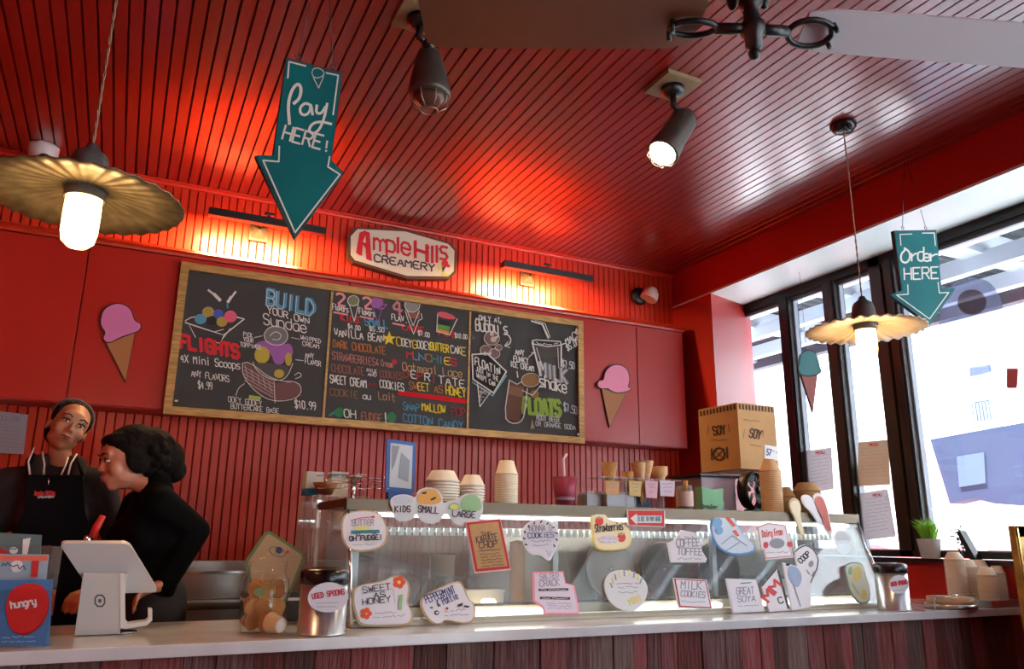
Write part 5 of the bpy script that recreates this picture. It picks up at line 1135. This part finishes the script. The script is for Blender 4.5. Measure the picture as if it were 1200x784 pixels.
# cookie jar with cards
c = on(2, zk, 309, 742); c.y = 2.72; c = Vector((on(1, 2.72, 311, 700).x, 2.72, zk)); dep = (c-CAM).dot(fw); s_ = dep/F
r = thing('cookie_jar', 'clear glass jar filled with tan cookie shaped cards on the counter', 'jar', c)
h = hz(2.72, 311, 658)-zk; R_ = 26*s_
MB().lathe(c, [(0, 0), (R_*.92, 0), (R_, .01), (R_, h*.72), (R_*.84, h*.82), (R_*.78, h*.85), (R_*.84, h*.87), (R_*.84, h*.97), (R_*.88, h*.98), (R_*.88, h), (R_*.8, h)], n=36, cap=False).build('glass', GLASS, r)
CK = mat('cookie tan', (206, 156, 92), .6, noise=.25, scale=25)
rc = random.Random(5)
for k in range(18):
    lay, kk = divmod(k, 9); row, colm = divmod(kk, 3)
    cc_ = c+Vector(((colm-1)*R_*.5+rc.uniform(-.1, .1)*R_, (-.42+lay*.5)*R_*(1 if colm == 1 else .55), h*(.14+row*.225)+rc.uniform(-.03, .03)*h))
    R3 = Matrix.Rotation(rc.uniform(-.45, .45), 3, 'Z') @ Matrix.Rotation(rc.uniform(-.35, .35), 3, 'X')
    MB().prism([cc_+R3 @ Vector((R_*.36*(1+.12*math.cos(3*t+k))*math.cos(t), 0, R_*.42*math.sin(t))) for t in [i*math.pi/8 for i in range(16)]], R3 @ Vector((0, .004, 0))).build('cookie_card', CK, r)
MB().lathe(c, [(R_*.84, h*.87), (R_*.84, h*.97), (R_*.88, h*.98), (R_*.88, h)], n=36, cap=False).build('neck', ACR, r)
pl = ypl(2.72-R_*.99); k = Inkl(pl, .001); k.ell(304, 694, 7, 5); k.build('green_label', mat('dull green', (110, 140, 90), .6), r)
# paper cup lying on its side
c2 = Vector((on(1, 2.60, 322, 735).x, 2.60, zk+.031)); ax = Vector((.45, -.86, -.12)).normalized()
r = thing('paper_cup', 'empty tan paper cup lying on its side in front of the cookie jar', 'cup', c2-Vector((0, 0, .03)))
MB().lathe(c2+ax*-.02+Vector((0, 0, .004)), [(.031, 0), (.031, .003), (.0295, .004), (.022, .052), (.0215, .052), (.0285, .004), (.0285, 0), (.031, 0)], n=28, axis=ax, cap=False).build('cup', mat('tan cup', (214, 172, 124), .6), r)
MB().lathe(c2+ax*.026+Vector((0, 0, .004)), [(0, 0), (.0225, 0), (.0225, .001), (0, .001)], n=24, axis=ax).build('cup_base', CUPW, r)

def canister(label, px, py0, pyt, w, y, lid_t, ovalc, ov, txt, full=True):
    x = on(1, y, px, (py0+pyt)/2).x; c = Vector((x, y, zk)); dep = (Vector((x, y, 1))-CAM).dot(fw); s_ = dep/F; R_ = w/2*s_
    h = hz(y, px, pyt)-zk; hl = hz(y, px, lid_t)-zk
    r = thing('spoon_canister', label, 'canister', c)
    MB().lathe(c, [(0, 0), (R_*.97, 0), (R_*.97, .004), (R_*.94, .006), (R_*.94, hl), (0, hl)], n=40).build('steel_body', mat('canister steel', (206, 206, 208), .3, .85), r)
    MB().lathe(c, [(R_*.97, hl), (R_, hl+.004), (R_, h*.93), (R_*.9, h*.97), (R_*.6, h), (R_*.55, h*.985), (0, h*.97)], n=40).build('black_lid', mat('glossy black plastic', (16, 16, 17), .25), r)
    pl = ypl(y-R_*1.02); o = board('oval_label', WSG, r, ellpts(ovalc[0], ovalc[1], ov[0], ov[1], -6, 24), pl, .003, .0)
    k = Inkl(pl, .001); a, b, hh = txt; k.text('USED SPOONS', a, b, hh, 1.2, sm=0); k.build('red_lettering', INKR, r)
    k = Inkl(pl, .001); k.line([(ovalc[0]-ov[0]*.6, ovalc[1]+7), (ovalc[0]+ov[0]*.5, ovalc[1]+6)], .5).line([(ovalc[0]-ov[0]*.6, ovalc[1]+11), (ovalc[0]+ov[0]*.4, ovalc[1]+11)], .5); k.build('grey_lines', GRY, r)
canister('tall steel canister labelled USED SPOONS with a black lid, left of the case', 379, 747, 665, 58, 2.60, 684, (384.5, 700), (24, 17.5), ((366, 702), (404, 696), 6))
canister('steel canister labelled USED SPOONS with a black lid, right of the case', 1045, 711, 659, 38, 2.61, 671, (1053.5, 685), (11.5, 11), ((1044, 687), (1063, 684), 4.5))

# tilted tray sign with green rim behind the cookie jar
pl = (on(1, 3.05, 320, 670), Vector((-.2, -1, .25)).normalized())
P_ = [(288, 656), (314, 623), (357, 651), (334, 700), (300, 690)]
r = thing('tin_tray', 'tan tray with a green rim leaning on edge behind the cookie jar', 'tray', pp(320, 690, pl))
board('green_rim', mat('tray green', (98, 130, 84), .5), r, [(287, 659), (289, 654), (310, 624), (316, 622), (355, 647), (358, 653), (336, 706), (296, 700)], pl, .015, 0)
board('tray_face', mat('tray tan', (176, 158, 128), .5), r, [(290.5, 659), (312, 627.5), (316, 626), (353, 650), (354, 654), (334, 703), (299, 697)], pl, .002, .002)
k = Inkl(pl, .004); k.ell(327, 645, 4, 4); k.line(ellpts(325, 647, 10, 5, 20), .6, True); k.build('blue_motif', mat('motif blue', (44, 70, 110), .6), r)
k = Inkl(pl, .004); k.ell(337, 647, 1.8, 1.8); k.build('red_motif', INKR, r); k = Inkl(pl, .004); k.scribble((304, 657), (316, 652), 4, 1); k.build('yellow_motif', YEL, r)
sb = thing('tray_stand', 'small black stand behind the cookie jar carrying the leaning tray', 'stand', (.5, 3.12, zk)); x_ = pp(318, 690, pl).x
MB().bb(x_-.09, x_+.10, 3.02, 3.14, zk, zk+.10).build('body', mat('dark stand', (60, 52, 46), .6), sb, bevel=.006); MB().bb(x_-.092, x_+.102, 3.018, 3.142, zk+.07, zk+.08).build('band', PAPER, sb)

# ------------------------------------------------------------------ on the counter, right
y = 2.585
x0_, x1_ = on(1, y, 1087, 700).x, on(1, y, 1138, 700).x; cx_ = (x0_+x1_)/2
r = thing('wire_tray', 'round metal tray with a raised handle holding tan cup lids', 'tray', (cx_, y, zk)); rr_ = (x1_-x0_)/2*.72
MB().lathe((cx_, y, zk), [(0, 0), (rr_, 0), (rr_, .02), (rr_*.97, .02), (rr_*.97, .004), (0, .004)], n=32).build('tray', STEEL, r)
MB().lathe((cx_, y, zk+.005), [(0, 0), (rr_*.9, 0), (rr_*.9, .046), (0, .05)], n=32).build('lids', mat('tan lids', (206, 176, 140), .6), r)
MB().tube([(cx_-rr_*1.1, y-.01, zk), (cx_-rr_*1.1, y-.01, zk+.055), (cx_-rr_*.4, y-.02, zk+.05), (cx_+rr_*.4, y-.02, zk+.047), (cx_+rr_*1.15, y-.01, zk+.05)], .004).build('handle', CHROME, r)
MB().ell((cx_+.01, y-.02, zk+.055), (.022, .012, .008)).build('clip', CHROME, r)
y = 2.585; xa, xb = on(1, y, 1147, 700).x, on(1, y, 1184, 700).x
r = thing('steel_cup_tray', 'shallow steel tray holding upturned cup stacks at the right end of the counter', 'tray', ((xa+xb)/2, y, zk))
MB().prism([Vector((xa, y-.06, zk)), Vector((xb, y-.06, zk)), Vector((xb, y+.08, zk)), Vector((xa, y+.08, zk))], (0, 0, .005)).build('tray_base', STEEL, r)
for q_ in ((xa, xb, y-.062, y-.058), (xa, xb, y+.078, y+.082), (xa-.002, xa+.002, y-.06, y+.08), (xb-.002, xb+.002, y-.06, y+.08)): MB().bb(q_[0], q_[1], q_[2], q_[3], zk, zk+.03).build('tray_side', STEEL, r)
for px0, px1, t, tw, yc, lb in ((1112, 1133, 647, 12, 2.70, 'tallest tan cup stack at the back left of the right end group'), (1128, 1147, 656, 12, 2.68, 'second tan cup stack just right of the tallest one'), (1143, 1160, 656, 11, 2.69, 'tan cup stack at the back of the right end group'), (1148, 1168, 665, 13, 2.57, 'short tan cup stack standing in the front of the steel tray'), (1163, 1179, 663, 11, 2.63, 'rightmost short tan cup stack by the gold frame')):
    stack_px('cup_stack', lb, 'cups', yc, px0, px1, t, tw, CREAMP if 0 else mat('light tan cup', (240, 222, 198), .6), .012, .04, z=(zk+.0065 if px0 > 1145 else zk), row=690)

# plants on the window sill
xs_ = XW-.06
def sillp(px): return on(0, xs_, px, 655).y
yq = sillp(1091); zs = 1.137
r = thing('grass_plant', 'white pot of bright green grass on the window sill', 'plant', (xs_-.0, yq, zs))
dep = (Vector((xs_, yq, 1.2))-CAM).dot(fw); s_ = dep/F
hp = 22*s_
MB().lathe((xs_, yq, zs), [(0, 0), (10*s_, 0), (13*s_, hp), (13.8*s_, hp), (13.8*s_, hp*.93), (12.2*s_, hp*.93)][:4]+[(12*s_, hp), (0, hp*.95)], n=28).build('pot', mat('white ceramic pot', (240, 238, 234), .35), r)
q = MB(); rg = random.Random(2)
for k in range(190):
    a = rg.uniform(0, 6.28); r1 = rg.uniform(0, 9)*s_; ln = rg.uniform(16, 30)*s_; lean = rg.uniform(.1, .8)
    b = Vector((xs_+r1*math.cos(a), yq+r1*math.sin(a), zs+hp*.94)); v = Vector((math.cos(a), math.sin(a), 0)); w_ = Vector((-v.y, v.x, 0))*1.0*s_
    m1_ = b+v*lean*ln*.35+Vector((0, 0, ln*.6)); e_ = b+v*lean*ln+Vector((0, 0, ln*(1-.3*lean)))
    q.face([b-w_, b+w_, m1_+w_*.8, m1_-w_*.8]); q.face([m1_-w_*.8, m1_+w_*.8, e_])
q.build('grass_blades', glassmat('grass green', haze=.95, hazecol=(150, 206, 84)), r)['kind'] = 'stuff'
yq = sillp(1140)
r = thing('dark_plant', 'small dark leafy plant in a black tilted pot on the window sill', 'plant', (xs_, yq, zs))
MB().prism([Vector((xs_-.025, yq-.035, zs)), Vector((xs_-.025, yq-.0, zs)), Vector((xs_-.025, yq+.055, zs+.14)), Vector((xs_-.025, yq+.035, zs+.145))], (.05, 0, 0)).build('pot', BLACK, r)
q = MB()
for k in range(90):
    c3 = Vector((xs_+rg.gauss(0, .02), yq+.06+rg.gauss(0, .018), zs+.1+rg.gauss(0, .035))); u_ = Vector((rg.gauss(0, 1), rg.gauss(0, 1), rg.gauss(0, 1))).normalized()*.011; v_ = u_.orthogonal().normalized()*.006
    q.face([c3-u_, c3+v_, c3+u_, c3-v_])
q.build('leaves', mat('dark leaf', (44, 62, 52), .6), r)['kind'] = 'stuff'
MB().tube([(xs_, yq+.04, zs+.02), (xs_, yq+.06, zs+.13)], .003).build('stem', BLACK, r)

# menus taped to the glass
def wsheet(label, poly, c, name='posted_menu'):
    pl = (Vector((XW-.003, 0, 0)), Vector((-1, 0, 0))); m = pp(*centroid(poly), pl)
    r = thing(name, label, 'notice', m); board('sheet', c, r, poly, pl, .0015, .0)
    k = Inkl(pl, .0015); x0 = (poly[0][0]+poly[3][0])/2; x1 = (poly[1][0]+poly[2][0])/2; y0 = poly[0][1]; y1 = poly[3][1]; dy = (poly[1][1]-poly[0][1])
    n = int((y1-y0)/4.4)
    for i in range(2, n): k.scribble((x0+4, y0+i*4.2+dy*.1), (x1-4, y0+i*4.2+dy*.9), 1, .5)
    k.build('small_print', GRY, r); k = Inkl(pl, .0018); k.text('MENU', ((x0+x1)/2-5, y0+6+dy*.4), ((x0+x1)/2+6, y0+6+dy*.6), 3, .8, sm=0); k.build('heading', INKR, r)
SHM = glassmat('grey backlit paper', haze=.93, hazecol=(206, 202, 206)); SHT = glassmat('brown backlit paper', haze=.93, hazecol=(196, 172, 150))
wsheet('grey printed menu taped on the second narrow window pane', [(945, 528), (974, 524), (977, 573), (948, 578)], SHM)
wsheet('brownish printed menu taped high on the third narrow window pane', [(1006, 518), (1041, 515), (1043, 568), (1005, 570)], SHT)
wsheet('grey printed menu taped low on the third narrow window pane', [(1008, 578), (1040, 573), (1050, 629), (1014, 633)], SHM)
# round cornered cone decal on the large pane
pl = (Vector((XW-.003, 0, 0)), Vector((-1, 0, 0)))
DEC = glassmat('decal film', (214, 216, 228), haze=.30, hazecol=(150, 156, 176)); DEC2 = glassmat('decal brown film', (214, 204, 198), haze=.14, hazecol=(120, 106, 98))
out = closed_smooth([(1098, 420), (1101, 370), (1108, 342), (1122, 328), (1142, 324), (1160, 330), (1171, 345), (1177, 366), (1188, 378), (1194, 400), (1194, 440), (1192, 455), (1178, 455), (1174, 430), (1150, 440), (1110, 445)], 2)
r = thing('window_decal', 'large translucent cone shaped decal on the wide window pane', 'decal', pp(1145, 390, pl))
board('film', DEC, r, out, pl, .0008, .0); board('brown_patch', DEC2, r, ellpts(1139, 354, 17, 15), pl, .0005, .001)
board('red_patch', mat('decal red', (190, 96, 96), .6), r, [(1180, 432), (1193, 432), (1192, 455), (1180, 455)], pl, .0005, .0012)

# gold framed stand at the right edge
y = 2.2
a = on(1, y, 1180, 616)
r = thing('gold_panel', 'gold framed panel standing at the right edge in front of the counter', 'frame', (a.x+.15, y, 0))
GM = mat('antique gold', (176, 124, 50), .35, .7, noise=.4, scale=20)
dx = on(1, y, 1196, 700).x-on(1, y, 1183, 700).x
MB().bb(a.x+.005, a.x+.005+dx, y-.03, y, 0.05, a.z-.0).build('left_stile', GM, r, bevel=.003)
MB().bb(a.x+.015, a.x+.022, y-.034, y-.03, .05, a.z-.01).build('bright_bead', mat('bright gold', (226, 190, 110), .3, .8), r)
MB().bb(a.x+.005, a.x+.45, y-.03, y, a.z-.05, a.z).build('top_rail', GM, r, bevel=.003)
MB().bb(a.x+.44, a.x+.5, y-.03, y, .05, a.z).build('right_stile', GM, r, bevel=.003)
MB().bb(a.x+.02, a.x+.46, y-.02, y-.008, .06, a.z-.02).build('panel', mat('brown glossy panel', (92, 58, 26), .3), r)
MB().bb(a.x+.0, a.x+.5, y-.08, y+.06, 0, .05).build('base', GM, r)

# laminated sheet on the back wall
pl = ypl(YB-.012); P_ = [(-14, 480), (33, 486), (27.5, 532.5), (-14, 530)]
r = thing('wall_notice', 'laminated grey notice on the red back wall at the far left', 'notice', pp(10, 510, pl)); board('sheet', mat('glossy grey sheet', (170, 168, 176), .25), r, P_, pl, .002)
k = Inkl(pl, .001); k.text('COLLINS', (-6, 492), (24, 494), 5, 1, sm=0)
for i in range(6): k.scribble((-6, 500+i*4.6), (22, 502+i*4.6), 1.4, .6)
k.build('small_print', GRY, r)

# ------------------------------------------------------------------ people
def blend(name, prims, m, parent, vox=.008, smooth_n=6, fac=.5):
    b = MB()
    for p in prims:
        if p[0] == 'c':
            _, a, ra, c, rb2 = p; a, c = Vector(a), Vector(c)
            b.tube([a, a.lerp(c, .33), a.lerp(c, .67), c], ra, 16, [ra, ra+(rb2-ra)*.33, ra+(rb2-ra)*.67, rb2]); b.ell(a, (ra,)*3, u=16, v=10); b.ell(c, (rb2,)*3, u=16, v=10)
        else: b.ell(p[1], p[2], p[3] if len(p) > 3 else None, u=20, v=14)
    o = b.build(name, m, None, local=True)
    md = o.modifiers.new('r', 'REMESH'); md.mode = 'VOXEL'; md.voxel_size = vox; md.use_smooth_shade = True
    ms = o.modifiers.new('s', 'SMOOTH'); ms.iterations = smooth_n; ms.factor = fac
    dg = bpy.context.evaluated_depsgraph_get(); me = bpy.data.meshes.new_from_object(o.evaluated_get(dg)); old = o.data; o.modifiers.clear(); o.data = me; bpy.data.meshes.remove(old)
    me.materials.clear(); me.materials.append(m)
    for pg in me.polygons: pg.use_smooth = True; pg.material_index = 0
    if parent:
        off = woff(parent); me.transform(Matrix.Translation(-off)); o.parent = parent
    o.name = name; return o
def head(parent, c, Rm, skin, s=1., tag_='', smile=0, lipc=(150, 66, 60), hairc=None):
    """local head frame: -Y faces forward, Z up, X to the figure's left; c = head centre"""
    c = Vector(c)
    def T(x, y, z): return c + Rm @ Vector((x*s, y*s, z*s))
    E3 = lambda p, r_, R2=None: ('e', T(*p), tuple(v*s for v in r_), Rm @ (R2 or Matrix.Identity(3)))
    pr = [E3((0, .012, .03), (.074, .092, .085)), E3((0, -.012, -.028), (.056, .068, .072)), E3((0, -.047, -.080), (.023, .025, .022)), E3((0, -.06, -.052), (.032, .024, .022)),
          E3((.036, -.048, -.02), (.026, .026, .028)), E3((-.036, -.048, -.02), (.026, .026, .028)), E3((0, -.066, .038), (.052, .018, .03)),
          ('c', T(0, -.078, .018), .007*s, T(0, -.092, -.018), .009*s), E3((.011, -.084, -.022), (.007, .009, .007)), E3((-.011, -.084, -.022), (.007, .009, .007)),
          E3((.041, -.012, -.050), (.018, .034, .028)), E3((-.041, -.012, -.050), (.018, .034, .028)),
          E3((0, -.078, -.047), (.022, .010, .006)), E3((0, -.076, -.058), (.018, .010, .007)),
          E3((.075, .012, -.008), (.008, .018, .03)), E3((-.075, .012, -.008), (.008, .018, .03))]
    return pr, T
def face_bits(parent, T, Rm, s, brow, lipc, smile):
    EW = mat('eye white', (206, 200, 196), .3); IR = mat('dark iris', (34, 22, 18), .15); BRW = mat('brow hair', brow, .9); LP = mat('lips %d' % lipc[0], lipc, .4)
    for sx in (1, -1):
        e_ = MB().ell(T(.030*sx, -.0705, .012), (.0125*s, .010*s, .0058*s), Rm, 14, 8).build('eye', EW, parent)
        MB().ell(T(.030*sx, -.0790, .012), (.0052*s, .003*s, .0052*s), Rm, 10, 6).build('iris', IR, e_)
        MB().tube([T(.016*sx, -.0775, .019), T(.031*sx, -.082, .0225), T(.047*sx, -.072, .016)], .0022*s, 6).build('eyelid', BRW, parent)
        MB().tube([T(.014*sx, -.084, .034), T(.03*sx, -.086, .041), T(.052*sx, -.071, .035)], .0028*s, 6, [.003*s, .0028*s, .0012*s]).build('eyebrow', BRW, parent)
    MB().tube([T(-.024-.004*smile, -.071, -.046+.006*smile), T(-.01, -.086, -.0455), T(0, -.0875, -.047), T(.01, -.086, -.0455), T(.024+.004*smile, -.071, -.046+.006*smile)], .005*s, 8, [.002*s, .0045*s, .0045*s, .0045*s, .002*s]).build('upper_lip', LP, parent)
    MB().tube([T(-.022, -.071, -.049+.004*smile), T(0, -.086, -.057), T(.022, -.071, -.049+.004*smile)], .006*s, 8, [.002*s, .006*s, .002*s]).build('lower_lip', LP, parent)
def hand_prims(w, d, n, s=1.):
    """hand from the wrist w along d, palm normal n: palm, four fingers, thumb"""
    d = d.normalized(); n = (n-d*n.dot(d)).normalized(); sd = d.cross(n); pr = []
    pr += [('c', w, .024*s, w+d*.035*s, .022*s)]
    for i, (o_, ln) in enumerate(((-.028, .062), (-.010, .072), (.009, .068), (.027, .052))):
        k0 = w+d*.02*s+sd*o_*.7*s; k1 = w+d*.085*s+sd*o_*s; k2 = k1+(d*.8+n*.5).normalized()*ln*.5*s; k3 = k2+(d*.35+n*.9).normalized()*ln*.5*s
        pr += [('c', k0, .013*s, k1, .0105*s), ('c', k1, .0095*s, k2, .0085*s), ('c', k2, .0083*s, k3, .007*s)]
    t0 = w+d*.02*s-sd*.022*s; t1 = t0+(d*.6-sd*.8+n*.3).normalized()*.04*s; t2 = t1+(d*.9-sd*.1+n*.5).normalized()*.035*s
    pr += [('c', t0, .014*s, t1, .011*s), ('c', t1, .010*s, t2, .0085*s)]
    return pr
def person(label, hc, Rm, skin, pel, chest, shoulders, elbows, wrists, hdirs, shirt_m, pants_m, ry, s=1.0, sleeves=(True, True), smile=0, brow=(30, 20, 16), lipc=(150, 66, 60), feet=None):
    """ry: rotation of the trunk about Z"""
    root = thing('person', label, 'person', (pel[0], pel[1], 0))
    hp, T = head(root, hc, Rm, skin, s, smile=smile)
    pelv, ch = Vector(pel), Vector(chest); B = Matrix.Rotation(ry, 3, 'Z')
    nk0 = ch+Vector((0, 0, .17)); pr = list(hp)
    pr += [('c', nk0, .046, Vector(hc)+Rm @ Vector((0, .02, -.06))*s, .041)]
    trunk = [('e', ch, (.14, .09, .16), B), ('e', ch+Vector((0, 0, -.16)), (.125, .088, .14), B), ('e', pelv+Vector((0, 0, .03)), (.16, .11, .13), B), ('e', ch.lerp(pelv, .6), (.125, .09, .14), B)]
    trunk += [('e', ch+B @ Vector((sx*.065, -.075, -.02)), (.055, .05, .06), B) for sx in (1, -1)]
    arms = []; hands = []
    for i in range(2):
        S_, E_, W_ = [Vector(v) for v in (shoulders[i], elbows[i], wrists[i])]
        trunk += [('c', S_, .05, nk0+Vector((0, 0, -.035)), .05)]
        arms.append([('c', S_, .05, E_, .038), ('c', E_, .038, W_, .024)]); hands += hand_prims(W_, Vector(hdirs[i][0]), Vector(hdirs[i][1]))
    legs = []
    for sx in (1, -1):
        h0 = pelv+B @ Vector((sx*.09, 0, 0)); kn = Vector((h0.x, h0.y-.02, .5)); an = Vector((h0.x, h0.y+.01, .09))
        legs += [('c', h0, .085, kn, .055), ('c', kn, .053, an, .036)]
    shoes = [('c', Vector(((pelv+B @ Vector((sx*.09, 0, 0))).x, pelv.y+.01, .045)), .042, Vector(((pelv+B @ Vector((sx*.09, 0, 0))).x, pelv.y, .045))+B @ Vector((0, -.17, 0)), .036) for sx in (1, -1)]
    body = blend('body', pr+trunk+arms[0]+arms[1]+hands+legs, skin, root, .0062, 5)
    face_bits(root, T, Rm, s, brow, lipc, smile)
    fat = lambda L_, g: [('c', p[1], p[2]+g, p[3], p[4]+g) if p[0] == 'c' else ('e', p[1], tuple(v+g for v in p[2]), p[3] if len(p) > 3 else Matrix.Identity(3)) for p in L_]
    slv = []
    for i in range(2):
        a = fat(arms[i], .013); slv += a if sleeves[i] else a[:1]
    neck_cut = [t for t in trunk if t[0] != 'c']
    blend('shirt', fat(neck_cut, .012)+fat([t for t in trunk if t[0] == 'c'], .012)+slv, shirt_m, root, .010, 5)
    blend('trousers', fat(legs, .012)+fat([trunk[2]], .014), pants_m, root, .012, 4)
    blend('shoes', shoes, mat('black shoes', (20, 20, 20), .5), root, .012, 3)
    return root, T, nk0, B
# left woman, facing the camera, head tilted
yL = 3.68
def W3(px, py, y): return on(1, y, px, py)
hcen = W3(79, 502, yL); 
Rm = (Matrix.Rotation(math.radians(20), 3, 'Y') @ Matrix.Rotation(math.radians(14), 3, 'Z') @ Matrix.Rotation(math.radians(-6), 3, 'X'))
GREYS = mat('charcoal grey shirt', (56, 50, 54), .9, spec=.1, noise=.15, scale=30); APR = mat('black apron', (17, 17, 22), .85, spec=.1); HAIRM = mat('black hair', (20, 13, 12), .7, spec=.15, noise=.4, scale=60, bump=.4, stretch=(1, 1, .15))
ch = W3(62, 610, yL); ch.z = W3(62, 600, yL).z
shL, shR = W3(117, 566, yL), W3(8, 566, yL)
r, T, nk, B = person('woman in a black apron and charcoal hooded shirt with her head tilted', hcen, Rm, SKINM, (ch.x, yL, .98), ch, (shL, shR), (W3(136, 630, yL-.02), W3(-22, 650, yL-.02)), (W3(112, 690, yL-.18), W3(0, 715, yL-.16)), (((-.6, -.6, -.2), (0, 0, -1)), ((.6, -.6, -.2), (0, 0, -1))), GREYS, mat('dark trousers', (26, 26, 32), .8), 0, s=.97, lipc=(140, 72, 66))
# hair pulled back + head band
def TR(x, y, z): return T(x, y, z)
Ehair = lambda p, r_: ('e', T(*p), tuple(v*.97 for v in r_), Rm)
blend('hair', [Ehair((0, .030, .048), (.0785, .088, .0795)), Ehair((0, .045, .0), (.077, .064, .085)), Ehair((.067, .002, .042), (.012, .032, .044)), Ehair((-.067, .002, .042), (.012, .032, .044)), Ehair((0, .12, .02), (.042, .042, .042))], HAIRM, r, .005, 5)
q = MB()
for i in range(19):
    a = -1.15+2.3*i/18
    q.tube([T(.0785*math.sin(a), .030-.088*math.cos(a)*math.cos(b_), .048+.0795*math.cos(a)*math.sin(b_)) for b_ in [.75+.2*j for j in range(9)]], .0026, 5)
q.build('hair_strands', mat('hair strands', (24, 16, 14), .6, spec=.3), r)['kind'] = 'stuff'
MB().tube([T(.083*math.cos(a), .02, .05+.081*math.sin(a)) for a in [math.radians(d) for d in range(-10, 191, 12)]], .0055, 6).build('head_band', mat('grey head band', (76, 70, 84), .7), r)
# hood with white piping, apron bib, neckline
pl_y = yL-.125
blend('hood', [('c', W3(41, 543, yL-.04), .036, W3(46, 580, yL-.11), .026), ('c', W3(91, 545, yL-.04), .036, W3(84, 580, yL-.11), .026), ('c', W3(41, 543, yL-.04), .034, W3(66, 540, yL+.07), .036), ('c', W3(66, 540, yL+.07), .036, W3(91, 545, yL-.04), .034)], GREYS, r, .007, 4)
for P_ in ([(40, 524), (33, 541), (35, 556)], [(49, 529), (52, 544), (51, 556)], [(90, 532), (83, 543), (80, 556)], [(80, 536), (76, 547), (72, 556)]):
    MB().tube([W3(a, b, yL-.085-.03*i) for i, (a, b) in enumerate(P_)], .0035, 6).build('white_piping', mat('white piping', (222, 222, 226), .7), r)
q = MB(); A = [W3(a, b, yL-.15) for a, b in ((31, 556), (97, 557), (100, 600), (112, 640), (112, 735), (12, 735), (10, 640), (28, 600))]
q.prism(A, (0, .018, 0)); q.build('apron', APR, r, bevel=.004)
for a, b in (((31, 557), (40, 532)), ((97, 558), (90, 536))): MB().tube([W3(*a, yL-.14), W3(*b, yL-.08)], .006, 6).build('apron_strap', APR, r)
k = Inkl(ypl(yL-.15), .002); k.text('Ample Hills', (40.5, 580.5), (64.5, 580.5), 5, 1.5, sm=0); k.build('red_lettering', INKR, r)
k = Inkl(ypl(yL-.15), .002); k.text('CREAMERY', (44, 583.5), (64, 583.5), 2.2, .7, sm=0); k.build('white_lettering', CHALK, r)
MB().tube([W3(57, 557, yL-.145), W3(57, 568, yL-.155)], .0025, 6).build('zip_pull', CHROME, r)

# right woman, profile to the left, leaning
yR = 3.36
hcen = W3(147, 542, yR)
Rm = (Matrix.Rotation(math.radians(0), 3, 'Y') @ Matrix.Rotation(math.radians(-74), 3, 'Z') @ Matrix.Rotation(math.radians(10), 3, 'X'))
BLKS = mat('black shirt', (9, 9, 11), .95, spec=.08)
ch = W3(178, 624, yR); 
r, T, nk, B = person('woman in a black shirt turned to the left, smiling, hand on hip', hcen, Rm, SKIN2, (W3(172, 720, yR).x, yR, .94), ch, (W3(188, 590, yR-.13), W3(162, 592, yR+.14)), (W3(230, 622, yR-.10), W3(140, 640, yR+.1)), (W3(196, 683, yR-.16), W3(128, 690, yR-.05)), (((-.9, -.1, -.35), (0, -.3, -1)), ((-.8, -.4, -.2), (0, 0, -1))), BLKS, mat('dark trousers', 0), math.radians(-66), s=1.0, smile=1, lipc=(168, 84, 78))
Ehair = lambda p, r_: ('e', T(*p), r_, Rm)
rh = random.Random(4)
hp_ = [Ehair((0, .035, .06), (.09, .10, .085)), Ehair((0, .09, .03), (.095, .10, .10)), Ehair((0, .14, .0), (.08, .08, .085)), Ehair((.03, -.02, .088), (.04, .055, .030)), Ehair((-.03, -.02, .088), (.04, .055, .030)), Ehair((.07, .03, .01), (.022, .05, .06)), Ehair((-.07, .03, .01), (.022, .05, .06)), Ehair((0, .17, -.05), (.06, .055, .05))]
for k in range(120):
    a = rh.uniform(0, 6.28); b = rh.uniform(-.9, 1.5); hp_.append(Ehair((.092*math.cos(a)*math.cos(b), .085+.11*math.sin(a)*math.cos(b) if math.sin(a) > -.3 else .06, .02+.095*math.sin(b)), (.015, .015, .015)))
blend('curly_hair', hp_, mat('dark curly hair', (20, 12, 11), .8, spec=.15, noise=.5, scale=40, bump=.8), r, .006, 2)
MB().ell(T(-.078, .01, -.03), (.007, .007, .007)).build('earring', CHROME, r)
q = MB(); 
rw = r
rs_ = thing('red_strap_tool', 'red handled metal tool standing behind the tablet', 'tool', W3(104, 640, 2.95)); rs_.location.z = zk
MB().tube([W3(107, 630, 2.95), W3(113, 618, 2.95), W3(121, 604, 2.95)], .012, 8, [.008, .013, .009]).build('red_handle', mat('red handle', (200, 40, 30), .5), rs_)
MB().tube([(W3(104, 690, 2.95).x, 2.95, zk), W3(104, 640, 2.95), W3(107, 632, 2.95)], .006, 8).build('steel_shaft', CHROME, rs_); MB().ell(W3(102, 634, 2.95), (.012, .01, .02)).build('metal_clip', CHROME, rs_)
blend('collar', [('c', nk+Vector((0, 0, -.02)), .062, nk+Vector((-.005, 0, .02)), .052)], BLKS, rw, .007, 3)
